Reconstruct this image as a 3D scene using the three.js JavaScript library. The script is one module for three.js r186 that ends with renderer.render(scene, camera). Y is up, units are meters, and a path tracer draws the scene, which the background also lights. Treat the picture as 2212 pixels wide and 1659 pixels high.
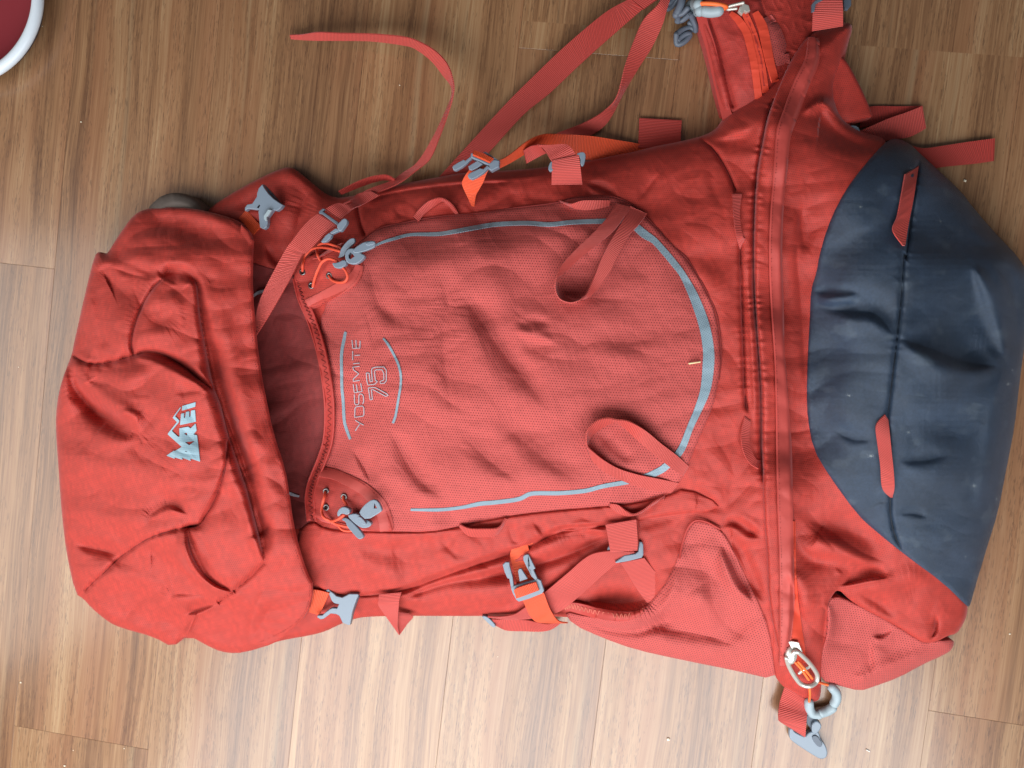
import * as THREE from 'three';
import { mergeGeometries } from 'three/addons/utils/BufferGeometryUtils.js';
import { ImprovedNoise } from 'three/addons/math/ImprovedNoise.js';
import { RectAreaLightUniformsLib } from 'three/addons/lights/RectAreaLightUniformsLib.js';

// ---------------------------------------------------------------- camera, light, exposure
const scene = new THREE.Scene();
const EYE = 0.85;                                   // metres above the floor
const camera = new THREE.PerspectiveCamera(53.5, 4 / 3, 0.01, 30);
camera.position.set(0, EYE, 0);
{
  const rx = -0.0466, ry = -0.101, rz = -0.1215;    // how the phone was tilted
  const m = new THREE.Matrix4().makeRotationX(rx).multiply(new THREE.Matrix4().makeRotationY(ry)).multiply(new THREE.Matrix4().makeRotationZ(rz));
  const col = (i) => { const e = m.elements; return new THREE.Vector3(e[i * 4], -e[i * 4 + 2], e[i * 4 + 1]); };
  const fwd = col(2), down = col(1);
  camera.up.copy(down).negate();
  camera.lookAt(camera.position.clone().add(fwd));
  camera.updateMatrixWorld(true);
}
scene.background = new THREE.Color(0.07, 0.07, 0.073);
scene.backgroundIntensity = 1;
RectAreaLightUniformsLib.init();
const windowLight = new THREE.RectAreaLight(new THREE.Color(0.93, 0.97, 1.0), 6.5, 1.75, 0.9);      // the window by the photographer's feet
windowLight.position.set(0.03, 0.92, 0.87);
windowLight.lookAt(0.0, 0.1, 0.1);
scene.add(windowLight);
const sideWindow = new THREE.RectAreaLight(new THREE.Color(1.0, 0.97, 0.93), 3.6, 1.0, 0.9);        // another one on the left
sideWindow.position.set(-1.3, 0.85, 0.35);
sideWindow.lookAt(-0.1, 0.1, 0);
scene.add(sideWindow);
const renderer = new THREE.WebGLRenderer({ antialias: true });
renderer.toneMapping = THREE.LinearToneMapping;
renderer.toneMappingExposure = 1.13;
renderer.shadowMap.enabled = true;

// ---------------------------------------------------------------- helpers
const PW = 2212, PH = 1659;                         // units in which outlines were measured
const E0 = camera.matrixWorld.elements;
const TANV = Math.tan(THREE.MathUtils.degToRad(53.5 / 2)), TANH = TANV * 4 / 3;
function at(x, y, h, out) {                         // the point at height h seen at (x, y)
  const a = (x / PW * 2 - 1) * TANH, b = (1 - y / PH * 2) * TANV;
  const dx = E0[0] * a + E0[4] * b - E0[8], dy = E0[1] * a + E0[5] * b - E0[9], dz = E0[2] * a + E0[6] * b - E0[10];
  const t = (h - EYE) / dy;
  return (out || new THREE.Vector3()).set(dx * t, h, dz * t);
}
const fr = (ox, oy, k) => (...pts) => pts.map((p) => [(ox + p[0] / k) / 1.82278, (oy + p[1] / k) / 1.82278, ...p.slice(2)]);
const T = (i, j) => fr(1344 * i, 1008 * j, 1.6458);
const V = (...p) => p;
const zig = new ImprovedNoise();
const n2 = (x, y, s = 0) => zig.noise(x, y, s * 7.31 + 0.37);
function fbm(x, y, o = 3, s = 0) { let a = 0.5, v = 0; for (let i = 0; i < o; i++) { v += a * n2(x, y, s + i); x = x * 2.03 + 5.1; y = y * 2.03 + 1.7; a *= 0.5; } return v; }
let seed = 12345; const rnd = () => ((seed = (seed * 1664525 + 1013904223) >>> 0) / 4294967296);
const clamp = (v, a = 0, b = 1) => Math.min(b, Math.max(a, v));
const smooth = (a, b, x) => { const t = clamp((x - a) / (b - a)); return t * t * (3 - 2 * t); };
const counts = {};
function numbered(n) { counts[n] = (counts[n] || 0) + 1; return counts[n] === 1 ? n : n + '_' + String(counts[n] - 1).padStart(3, '0'); }
function mesh(name, geo, mat, parent, label) {
  const m = new THREE.Mesh(geo, mat); m.name = numbered(name); m.castShadow = m.receiveShadow = true; parent.add(m);
  if (label) m.userData.label = label;
  return m;
}
// polygons
function chaikin(p, n = 2) { for (; n > 0; n--) { const q = []; p.forEach((a, i) => { const b = p[(i + 1) % p.length]; q.push([a[0] * .75 + b[0] * .25, a[1] * .75 + b[1] * .25], [a[0] * .25 + b[0] * .75, a[1] * .25 + b[1] * .75]); }); p = q; } return p; }
function sdPoly(P, x, y) {
  let d = 1e9, s = 1;
  for (let i = 0, j = P.length - 1; i < P.length; j = i++) {
    const ax = P[i][0], ay = P[i][1], bx = P[j][0], by = P[j][1], ex = bx - ax, ey = by - ay, wx = x - ax, wy = y - ay;
    const t = clamp((wx * ex + wy * ey) / (ex * ex + ey * ey + 1e-9)), qx = wx - ex * t, qy = wy - ey * t;
    const q = qx * qx + qy * qy; if (q < d) d = q;
    const c1 = y >= ay, c2 = y < by, c3 = ex * wy > ey * wx;
    if ((c1 && c2 && c3) || (!c1 && !c2 && !c3)) s = -s;
  }
  return -s * Math.sqrt(d);                        // > 0 inside
}
function gridded(fn, x0, y0, x1, y1, c) {           // samples a slow field once
  const nx = Math.ceil((x1 - x0) / c) + 2, ny = Math.ceil((y1 - y0) / c) + 2, g = new Float32Array(nx * ny);
  for (let j = 0; j < ny; j++) for (let i = 0; i < nx; i++) g[j * nx + i] = fn(x0 + i * c, y0 + j * c);
  return (x, y) => {
    const u = clamp((x - x0) / c, 0, nx - 1.001), v = clamp((y - y0) / c, 0, ny - 1.001), i = u | 0, j = v | 0, a = u - i, b = v - j, k = j * nx + i;
    return (g[k] * (1 - a) + g[k + 1] * a) * (1 - b) + (g[k + nx] * (1 - a) + g[k + nx + 1] * a) * b;
  };
}
function spline(pts, n, closed = false) {           // smooth run through points of any width
  const m = pts.length, out = [], f = closed ? m : m - 1;
  for (let k = 0; k <= n; k++) {
    const t = k / n * f, i = Math.min(Math.floor(t), f - 1), u = t - i;
    const g = (q) => closed ? pts[(q + m) % m] : pts[clamp(q, 0, m - 1)];
    const a = g(i - 1), b = g(i), c = g(i + 1), d = g(i + 2);
    out.push(b.map((_, e) => 0.5 * (2 * b[e] + (c[e] - a[e]) * u + (2 * a[e] - 5 * b[e] + 4 * c[e] - d[e]) * u * u + (3 * b[e] - a[e] - 3 * c[e] + d[e]) * u * u * u)));
  }
  return out;
}
const polyline = (pts, step) => { const o = []; for (let i = 0; i + 1 < pts.length; i++) { const a = pts[i], b = pts[i + 1], n = Math.max(1, Math.ceil(Math.hypot(b[0] - a[0], b[1] - a[1]) / step)); for (let k = 0; k < n; k++) o.push(a.map((v, e) => v + (b[e] - v) * k / n)); } o.push(pts[pts.length - 1]); return o; };

// strokes: folds, creases and seams pressed into a surface
function stroke(pts, a, w1, w2 = w1, o = {}) {
  const p = spline(pts, Math.max(6, pts.length * 5)); const cum = [0];
  for (let i = 1; i < p.length; i++) cum.push(cum[i - 1] + Math.hypot(p[i][0] - p[i - 1][0], p[i][1] - p[i - 1][1]));
  const r = 3.6 * Math.max(w1, w2) * (o.sharp ? 1.4 : 1);
  return { p, cum, a, w1, w2, r, x0: Math.min(...p.map((q) => q[0])) - r, x1: Math.max(...p.map((q) => q[0])) + r, y0: Math.min(...p.map((q) => q[1])) - r, y1: Math.max(...p.map((q) => q[1])) + r, ends: o.ends ?? 0.3, sharp: o.sharp, puck: o.puck, k: smooth(3.2, 9.5, cum[cum.length - 1] / Math.max(w1, w2)) * (o.k || 1) };
}
const LX = -0.5, LY = 0.866;                          // towards the window, in the plane of the floor
function strokeAt(s, x, y) {
  if (x < s.x0 || x > s.x1 || y < s.y0 || y > s.y1) return 0;
  let best = 1e9, side = 1, along = 0, fx = 0, fy = 0, nx = 0, ny = 0;
  const p = s.p;
  for (let i = 0; i + 1 < p.length; i++) {
    const ax = p[i][0], ay = p[i][1], ex = p[i + 1][0] - ax, ey = p[i + 1][1] - ay, wx = x - ax, wy = y - ay, l2 = ex * ex + ey * ey + 1e-9;
    const t = clamp((wx * ex + wy * ey) / l2), qx = wx - ex * t, qy = wy - ey * t, d = qx * qx + qy * qy;
    if (d < best) { best = d; side = ex * wy - ey * wx; along = s.cum[i] + t * (s.cum[i + 1] - s.cum[i]); fx = qx; fy = qy; const q = Math.sqrt(l2); nx = -ey / q; ny = ex / q; }
  }
  const d = Math.sqrt(best); if (d > s.r) return 0;
  const L = s.cum[s.cum.length - 1], e = s.ends * L;
  let f = s.a * (e > 0 ? smooth(-0.02 * L, e, along) * smooth(-0.02 * L, e, L - along) : 1);
  const lens = s.sharp || s.puck ? 1 : 0.45 + 0.8 * Math.sin(Math.PI * clamp(along / L)), w = (side > 0 ? s.w2 : s.w1) * 1.15 * lens, q = d / w;
  if (!s.sharp && !s.puck) f *= 1.95 * lens;
  if (s.puck) f *= (0.5 + 0.5 * Math.sin(along * 6.283 / s.puck + 7 * n2(along / 47, s.p[0][0] / 91))) * (0.4 + 1.2 * Math.abs(n2(along / 31, 3.3 + s.p[0][1] / 77)));
  if (s.sharp) return f * Math.exp(-q * 1.3);
  if (s.puck) return f * Math.exp(-q * q);
  const nl = nx * LX + ny * LY, tow = (fx * nx + fy * ny) * nl / w;     // the cloth turns away from (a < 0) or towards (a > 0) the light across the line
  return f * s.k * (0.46 * Math.exp(-1.7 * Math.sqrt(q * q + (s.a < 0 ? 0.004 : 0.05))) - 1.05 * tow * Math.exp(-q * q));
}
const strokesAt = (list, x, y) => { let v = 0; for (const s of list) v += strokeAt(s, x, y); return v; };

// cloth panels: a sheet cut to an outline, with its own heights, thickness and rounded edge
const surfaces = [];
function panel(o) {
  const P = o.smooth === 0 ? o.outline : chaikin(o.outline, o.smooth ?? 2), H = o.holes || [], c = o.cell || 2;
  const x0 = Math.floor((Math.min(...P.map((q) => q[0])) - c) / 2) * 2, y0 = Math.floor((Math.min(...P.map((q) => q[1])) - c) / 2) * 2, x1 = Math.max(...P.map((q) => q[0])) + c, y1 = Math.max(...P.map((q) => q[1])) + c;
  const nx = Math.ceil((x1 - x0) / c) + 1, ny = Math.ceil((y1 - y0) / c) + 1, sd = new Float32Array(nx * ny);
  const sdf = (x, y) => { let d = sdPoly(P, x, y); for (const h of H) d = Math.min(d, -sdPoly(h, x, y)); return d; };
  for (let j = 0; j < ny; j++) for (let i = 0; i < nx; i++) sd[j * nx + i] = sdf(x0 + i * c, y0 + j * c);
  const er = o.edgeR || 10, edv = o.edgeDrop ?? 0.003, edf = typeof edv === 'function';
  const hAt = (x, y, d) => { const t = clamp(d / er), k = 1 - t; return o.h(x, y, d) - (edf ? edv(x, y) : edv) * (1 - Math.sqrt(1 - k * k)); };
  const pos = [], uv = [], idx = [], pix = [], node = new Int32Array(nx * ny).fill(-1), cross = new Map(), tmp = new THREE.Vector3();
  const us = o.uvScale || 1, ur = o.uvTurn || 0, cu = Math.cos(ur), su = Math.sin(ur);
  const put = (x, y, d) => { at(x, y, hAt(x, y, d), tmp); pos.push(tmp.x, tmp.y, tmp.z); uv.push((tmp.x * cu - tmp.z * su) * us, (tmp.x * su + tmp.z * cu) * us); pix.push(x, y); return pos.length / 3 - 1; };
  const nodeAt = (i, j) => { const k = j * nx + i; if (node[k] < 0) node[k] = put(x0 + i * c, y0 + j * c, sd[k]); return node[k]; };
  const crossAt = (i, j, i2, j2) => {
    const a = j * nx + i, b = j2 * nx + i2, key = Math.min(a, b) * 2 + (Math.abs(a - b) === 1 ? 0 : 1);
    if (cross.has(key)) return cross.get(key);
    const t = sd[a] / (sd[a] - sd[b]), v = put(x0 + (i + (i2 - i) * t) * c, y0 + (j + (j2 - j) * t) * c, 0);
    cross.set(key, v); return v;
  };
  const rim = [];
  for (let j = 0; j + 1 < ny; j++) for (let i = 0; i + 1 < nx; i++) {
    const q = [[i, j], [i, j + 1], [i + 1, j + 1], [i + 1, j]], s = q.map(([a, b]) => sd[b * nx + a] > 0);
    if (!s[0] && !s[1] && !s[2] && !s[3]) continue;
    const poly = [], onEdge = [];
    for (let k = 0; k < 4; k++) {
      const a = q[k], b = q[(k + 1) % 4];
      if (s[k]) { poly.push(nodeAt(...a)); onEdge.push(0); }
      if (s[k] !== s[(k + 1) % 4]) { poly.push(crossAt(...a, ...b)); onEdge.push(s[k] ? 1 : 2); }
    }
    for (let k = 1; k + 1 < poly.length; k++) idx.push(poly[0], poly[k], poly[k + 1]);
    for (let k = 0; k < poly.length; k++) if (onEdge[k] === 1 && onEdge[(k + 1) % poly.length] === 2) rim.push([poly[k], poly[(k + 1) % poly.length]]);
  }
  const g = new THREE.BufferGeometry();
  // skirt
  const base = pos.length / 3, low = new Map();
  const lower = (v) => {
    if (low.has(v)) return low.get(v);
    const x = pos[v * 3], y = pos[v * 3 + 1], z = pos[v * 3 + 2], b = o.skirt === undefined ? y - 0.004 : typeof o.skirt === 'function' ? o.skirt(pix[v * 2], pix[v * 2 + 1], y) : o.skirt;
    pos.push(x, y, z, x, Math.min(b, y - 0.0005), z); uv.push(uv[v * 2], uv[v * 2 + 1], uv[v * 2] + (y - b) * us, uv[v * 2 + 1]);
    low.set(v, pos.length / 3 - 2); return pos.length / 3 - 2;
  };
  if (o.skirt !== null) for (const [a, b] of rim) { const p = lower(a), q = lower(b); idx.push(p, p + 1, q, q, p + 1, q + 1); }
  g.setAttribute('position', new THREE.Float32BufferAttribute(pos, 3));
  g.setAttribute('uv', new THREE.Float32BufferAttribute(uv, 2));
  g.setIndex(idx); g.computeVertexNormals();
  if (o.surface !== false) surfaces.push({ P, x0, y0, x1, y1, h: (x, y) => hAt(x, y, sdPoly(P, x, y)) });
  return mesh(o.name, g, o.mat, o.parent, o.label);
}
function top(x, y) {
  for (let i = surfaces.length - 1; i >= 0; i--) { const s = surfaces[i]; if (x > s.x0 && x < s.x1 && y > s.y0 && y < s.y1 && sdPoly(s.P, x, y) > 0) return s.h(x, y); }
  return 0;
}
// strip between two runs of points [x, y, height]; heights count from the surface below when rel
function ribbon(name, L, R, mat, parent, o = {}) {
  const n = o.n || Math.max(10, Math.round((L.length + R.length) * 4)), th = (o.th ?? 0.0013) / 2, nc = o.nc || 2;
  const fix = (p) => p.map((q) => [q[0], q[1], o.rel ? Math.max(top(q[0], q[1]), 0) + (q[2] ?? o.h ?? 0.002) : (q[2] ?? o.h ?? 0.002)]);
  const a = spline(fix(L), n), b = spline(fix(R), n), rows = [], lens = [0];
  for (let i = 0; i <= n; i++) {
    const row = [];
    for (let k = 0; k < nc; k++) {
      const t = k / (nc - 1), x = a[i][0] + (b[i][0] - a[i][0]) * t, y = a[i][1] + (b[i][1] - a[i][1]) * t;
      row.push(at(x, y, o.drape !== undefined ? top(x, y) + o.drape : a[i][2] + (b[i][2] - a[i][2]) * t));
    }
    rows.push(row);
    if (i) lens.push(lens[i - 1] + rows[i][0].clone().add(rows[i][nc - 1]).distanceTo(rows[i - 1][0].clone().add(rows[i - 1][nc - 1])) / 2);
  }
  const pos = [], uv = [], idx = [], w = o.width || 0.02, N = new THREE.Vector3(), t1 = new THREE.Vector3(), t2 = new THREE.Vector3();
  const prev = new THREE.Vector3();
  const ring = nc * 2 + 4;                          // top row, side, bottom row, side (sides have their own vertices)
  for (let i = 0; i <= n; i++) {
    const r = rows[i], up = rows[Math.min(n, i + 1)], dn = rows[Math.max(0, i - 1)], tops = [], bots = [];
    for (let k = 0; k < nc; k++) {
      t1.subVectors(up[k], dn[k]); t2.subVectors(r[nc - 1], r[0]); N.crossVectors(t2, t1);
      if (N.lengthSq() < 1e-16) N.copy(prev); N.normalize(); prev.copy(N);
      if (i === 0 && k === 0 && N.y < 0) o.flip = true;
      const s = o.flip ? -1 : 1;
      tops.push(r[k].clone().addScaledVector(N, th * s)); bots.push(r[k].clone().addScaledVector(N, -th * s));
    }
    const list = [...tops, tops[nc - 1], bots[nc - 1], ...bots.slice().reverse(), bots[0], tops[0]];
    list.forEach((q, k) => { pos.push(q.x, q.y, q.z); const c = k < nc ? k / (nc - 1) : k < nc + 2 ? 1 : k < nc * 2 + 2 ? 1 - (k - nc - 2) / (nc - 1) : 0; uv.push(lens[i], c * w); });
  }
  for (let i = 0; i < n; i++) for (let k = 0; k + 1 < ring; k++) {
    if (k === nc - 1 || k === nc + 1 || k === 2 * nc + 1) continue;
    const p = i * ring + k, q = p + ring; if (o.flip) idx.push(p, q, p + 1, p + 1, q, q + 1); else idx.push(p, p + 1, q, p + 1, q + 1, q);
  }
  for (const i of [0, n]) { const s = i * ring; for (let k = 0; k + 1 < nc; k++) idx.push(s + k, s + k + 1, s + 2 * nc + 1 - k, s + k + 1, s + 2 * nc - k, s + 2 * nc + 1 - k); }
  const g = new THREE.BufferGeometry(); g.setAttribute('position', new THREE.Float32BufferAttribute(pos, 3)); g.setAttribute('uv', new THREE.Float32BufferAttribute(uv, 2)); g.setIndex(idx); g.computeVertexNormals();
  return o.geo ? g : mesh(name, g, mat, parent, o.label);
}
// strip along a centre line [x, y, width, height]
function offset(C) {
  const L = [], R = [];
  C.forEach((p, i) => { const a = C[Math.max(0, i - 1)], b = C[Math.min(C.length - 1, i + 1)], l = Math.hypot(b[0] - a[0], b[1] - a[1]) || 1, nx = -(b[1] - a[1]) / l, ny = (b[0] - a[0]) / l; L.push([p[0] - nx * p[2] / 2, p[1] - ny * p[2] / 2, p[3]]); R.push([p[0] + nx * p[2] / 2, p[1] + ny * p[2] / 2, p[3]]); });
  return [L, R];
}
const strap = (name, C, mat, parent, o = {}) => { const [L, R] = offset(C); return ribbon(name, L, R, mat, parent, o); };
function drape(name, C, mat, parent, o = {}) { const c = o.raw ? C : spline(C, Math.max(8, C.length * 6)); const [L, R] = offset(c.map((p) => [p[0], p[1], p[2], 0])); return ribbon(name, L, R, mat, parent, { n: o.raw ? c.length - 1 : undefined, nc: o.nc || 3, drape: o.up ?? 0.0006, th: o.th ?? 0.0006, ...o }); }
function tube(name, pts, r, mat, parent, o = {}) {
  const c = new THREE.CatmullRomCurve3(pts.map((p) => at(p[0], p[1], (o.rel ? top(p[0], p[1]) : 0) + p[2])), !!o.closed);
  const g = new THREE.TubeGeometry(c, o.n || pts.length * 6, r, o.rs || 8, !!o.closed);
  if (!o.closed && o.caps !== false) { const parts = [g]; for (const t of [0, 1]) { const s = new THREE.SphereGeometry(r, o.rs || 8, 6); const q = c.getPoint(t); s.translate(q.x, q.y, q.z); parts.push(s); } return o.geo ? mergeGeometries(parts) : mesh(name, mergeGeometries(parts), mat, parent, o.label); }
  return o.geo ? g : mesh(name, g, mat, parent, o.label);
}
// moulded piece: an outline with thickness and rounded edges, its top at height h, tipped by ax (about image right) and az
function plate(name, outline, mat, parent, o = {}) {
  const cx = outline.reduce((s, p) => s + p[0], 0) / outline.length, cy = outline.reduce((s, p) => s + p[1], 0) / outline.length;
  const h = (o.rel === false ? 0 : top(cx, cy)) + (o.h ?? 0.006), th = o.th ?? 0.004, bv = (o.bevel ?? 0.0007) * 0.62;
  const c = at(cx, cy, h), loc = (p) => { const q = at(p[0], p[1], h); return new THREE.Vector2(q.x - c.x, -(q.z - c.z)); };
  const P = (o.smooth ? chaikin(outline, o.smooth) : outline).map(loc), s = new THREE.Shape(P);
  for (const k of o.holes || []) s.holes.push(new THREE.Path(k.map(loc)));
  const g = new THREE.ExtrudeGeometry(s, { depth: th - bv * 2, bevelEnabled: true, bevelThickness: bv, bevelSize: bv, bevelOffset: -bv, bevelSegments: 2, curveSegments: 4, steps: 1 });
  g.translate(0, 0, -th + bv); g.rotateX(-Math.PI / 2);
  if (o.ax) g.rotateX(o.ax); if (o.az) g.rotateZ(o.az);
  g.translate(c.x, c.y, c.z);
  return o.geo ? g : mesh(name, g, mat, parent, o.label);
}
// ---------------------------------------------------------------- materials
const lin = (r, g, b) => new THREE.Color().setRGB(r / 255, g / 255, b / 255, THREE.SRGBColorSpace);
function tex(w, h, fn, o = {}) {
  const d = new Uint8Array(w * h * 4);
  for (let j = 0; j < h; j++) for (let i = 0; i < w; i++) { const c = fn(i, j), k = (j * w + i) * 4; if (typeof c === 'number') d[k] = d[k + 1] = d[k + 2] = clamp(c, 0, 1) * 255; else { d[k] = clamp(c[0], 0, 255); d[k + 1] = clamp(c[1], 0, 255); d[k + 2] = clamp(c[2], 0, 255); } d[k + 3] = 255; }
  const t = new THREE.DataTexture(d, w, h); t.wrapS = t.wrapT = THREE.RepeatWrapping; t.magFilter = THREE.LinearFilter; t.minFilter = THREE.LinearMipmapLinearFilter; t.generateMipmaps = true;
  if (o.color) t.colorSpace = THREE.SRGBColorSpace; t.needsUpdate = true; if (o.rep) t.repeat.set(...o.rep); return t;
}
// tileable value noise for cloth tone
function tileNoise(n, cells, sd) { seed = sd; const g = Array.from({ length: cells * cells }, rnd); return (i, j) => { const x = i / n * cells, y = j / n * cells, a = x | 0, b = y | 0, u = x - a, v = y - b, s = u * u * (3 - 2 * u), t = v * v * (3 - 2 * v), q = (p, r) => g[(r % cells) * cells + p % cells]; return (q(a, b) * (1 - s) + q(a + 1, b) * s) * (1 - t) + (q(a, b + 1) * (1 - s) + q(a + 1, b + 1) * s) * t; }; }
const tn1 = tileNoise(256, 8, 5), tn2 = tileNoise(256, 128, 9);
// dobby weave: staggered dimples about 2 mm apart
const DOB = 16;                                    // pixels per dimple
const dobD = (i, j) => { const r = Math.floor(j / DOB), x = ((i + (r % 2) * DOB / 2) % DOB) - DOB / 2 + .5, y = (j % DOB) - DOB / 2 + .5; return Math.exp(-(x * x / 9 + y * y / 7)); };
const cloth = (base, dot, amp) => tex(256, 256, (i, j) => { const d = dobD(i, j), m = 0.93 + 0.1 * tn1(i, j) + 0.09 * (tn2(i, j) - .5) - amp * d; return [base[0] * m + dot[0] * d, base[1] * m + dot[1] * d, base[2] * m + dot[2] * d]; }, { color: true, rep: [1 / 0.034, 1 / 0.034] });
const clothBump = tex(256, 256, (i, j) => 0.6 - 0.45 * dobD(i, j) + 0.12 * (tn2(i, j) - .5), { rep: [1 / 0.034, 1 / 0.034] });
// mesh: rows of holes about 2.5 mm apart with fine ribs between
const MD = 32;
const holeD = (i, j) => { const r = Math.floor(j / MD), x = ((i + (r % 2) * MD / 2) % MD) - MD / 2 + .5, y = (j % MD) - MD / 2 + .5; return 1 - smooth(4.4, 6.8, Math.hypot(x, y)); };
const meshMap = tex(256, 256, (i, j) => { const d = holeD(i, j), m = 0.95 + 0.08 * (tn2(i, j) - .5) + 0.03 * Math.cos(j / 4 * 6.283 / 2) + .05 * tn1(i, j); return [184 * m * (1 - .66 * d), 74 * m * (1 - .85 * d), 69 * m * (1 - .85 * d)]; }, { color: true, rep: [1 / 0.021, 1 / 0.021] });
const meshBump = tex(256, 256, (i, j) => 0.7 - 0.6 * holeD(i, j) + 0.1 * Math.cos(j / 8 * 6.283), { rep: [1 / 0.021, 1 / 0.021] });
const stripeMap = tex(256, 256, (i, j) => { const d = holeD(i, j), m = 0.96 + 0.08 * (tn2(i, j) - .5); return [138 * m * (1 - .62 * d), 160 * m * (1 - .7 * d), 172 * m * (1 - .62 * d)]; }, { color: true, rep: [1 / 0.021, 1 / 0.021] });
// webbing: ribs across the band
const webMap = (c) => tex(64, 64, (i, j) => { const rib = 0.5 + 0.5 * Math.cos(i / 16 * 6.283), wv = ((i >> 3) + (j >> 3)) & 1, m = 0.76 + 0.27 * rib + 0.05 * wv + 0.1 * (tn2(i * 3, j * 3) - .5); return c.map((v) => v * m); }, { color: true, rep: [1 / 0.0066, 1 / 0.008] });
const webBump = tex(64, 64, (i, j) => 0.5 + 0.5 * Math.cos(i / 16 * 6.283) * (0.8 + 0.2 * Math.cos(j / 8 * 6.283)), { rep: [1 / 0.0066, 1 / 0.008] });
const twillMap = tex(64, 64, (i, j) => { const m = 0.86 + 0.16 * (0.5 + 0.5 * Math.cos((i * 2 + j) / 16 * 6.283)); return [186 * m, 68 * m, 60 * m]; }, { color: true, rep: [1 / 0.005, 1 / 0.005] });
const dust = new Float32Array(768 * 768); seed = 31;
for (let k = 0; k < 46; k++) { const x = rnd() * 768, y = rnd() * 768, r = 4 + rnd() * rnd() * 26, a = 0.1 + 0.25 * rnd(); for (let q = 0; q < r * 9; q++) { const an = rnd() * 6.283, d = r * rnd() * rnd(), i = (x + Math.cos(an) * d) | 0, j = (y + Math.sin(an) * d * .7) | 0; if (i >= 0 && j >= 0 && i < 768 && j < 768) dust[j * 768 + i] = Math.min(1, dust[j * 768 + i] + a); } }
const blueMap = tex(768, 768, (i, j) => { const w = fbm(i / 60, j / 60, 3, 21), f = tn2(i, j), m = 0.98 + 0.25 * w + 0.16 * (f - .5), q = 0.75 * dust[j * 768 + i] + 0.15 * smooth(.12, .4, fbm(i / 34, j / 26, 3, 25)); return [42, 56, 74].map((v, e) => v * m * (1 - q) + [150, 152, 148][e] * q); }, { color: true, rep: [1 / 0.5, 1 / 0.5] });
const blueBump = tex(128, 128, (i, j) => 0.5 + 0.25 * Math.sin(i / 8 * 6.283) * Math.sin(j / 8 * 6.283) + .2 * (tn2(i * 2, j * 2) - .5), { rep: [1 / 0.008, 1 / 0.008] });
const std = (o) => new THREE.MeshPhysicalMaterial({ side: THREE.DoubleSide, ...o });
const sh = { sheen: 0.6, sheenRoughness: 0.5, sheenColor: new THREE.Color(1.0, 0.7, 0.74) };
const M = {
  cloth: std({ map: cloth([174, 50, 39], [16, 4, 4], 0.46), bumpMap: clothBump, bumpScale: 0.0003, roughness: 0.72, ...sh }),
  clothPink: std({ map: cloth([170, 50, 42], [18, 8, 8], 0.34), bumpMap: clothBump, bumpScale: 0.00025, roughness: 0.7, ...sh }),
  shadedCollar: std({ map: cloth([122, 36, 34], [10, 4, 4], 0.3), bumpMap: clothBump, bumpScale: 0.0003, roughness: 0.8, ...sh }),  // red cloth darkened in colour to hold the shade beside the lid
  mesh: std({ map: meshMap, bumpMap: meshBump, bumpScale: 0.0004, roughness: 0.78, ...sh }),
  stripe: std({ map: stripeMap, bumpMap: meshBump, bumpScale: 0.0003, roughness: 0.5 }),
  print: std({ color: lin(158, 152, 160), roughness: 0.5 }),
  logo: std({ color: lin(132, 160, 172), roughness: 0.45, bumpMap: clothBump, bumpScale: 0.0002 }),
  web: std({ map: webMap([196, 72, 64]), bumpMap: webBump, bumpScale: 0.0005, roughness: 0.62, ...sh }),
  webDark: std({ map: webMap([172, 52, 44]), bumpMap: webBump, bumpScale: 0.0003, roughness: 0.7 }),
  orange: std({ map: webMap([226, 78, 36]), bumpMap: webBump, bumpScale: 0.0004, roughness: 0.58 }),
  twill: std({ map: twillMap, roughness: 0.65, ...sh }),
  binding: std({ color: lin(166, 46, 38), roughness: 0.65, ...sh }),
  orangeTape: std({ color: lin(212, 66, 42), roughness: 0.7 }),
  cord: std({ color: lin(214, 74, 46), roughness: 0.6, ...sh }),
  cordOrange: std({ color: lin(240, 110, 50), roughness: 0.55 }),
  plastic: std({ color: lin(112, 124, 137), roughness: 0.36, clearcoat: 0.15, clearcoatRoughness: 0.5 }),
  plasticDark: std({ color: lin(84, 92, 104), roughness: 0.5 }),
  rubber: std({ color: lin(148, 162, 168), roughness: 0.5 }),
  metal: std({ color: lin(206, 203, 194), metalness: 0.55, roughness: 0.3 }),
  gun: std({ color: lin(120, 112, 112), metalness: 1, roughness: 0.35 }),
  blue: std({ map: blueMap, bumpMap: blueBump, bumpScale: 0.0003, roughness: 0.48, sheen: 0.3, sheenRoughness: 0.5, sheenColor: new THREE.Color(0.6, 0.72, 0.9) }),
  pad: std({ color: lin(96, 86, 80), roughness: 0.85 }),
  thread: std({ color: lin(122, 30, 26), roughness: 0.8 }),
  threadDark: std({ color: lin(30, 34, 42), roughness: 0.8 }),
  threadPale: std({ color: lin(214, 120, 100), roughness: 0.8 }),
  hole: std({ color: lin(40, 10, 10), roughness: 0.9 }),
  scuff: std({ color: lin(150, 150, 145), roughness: 0.9 }),
};

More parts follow.
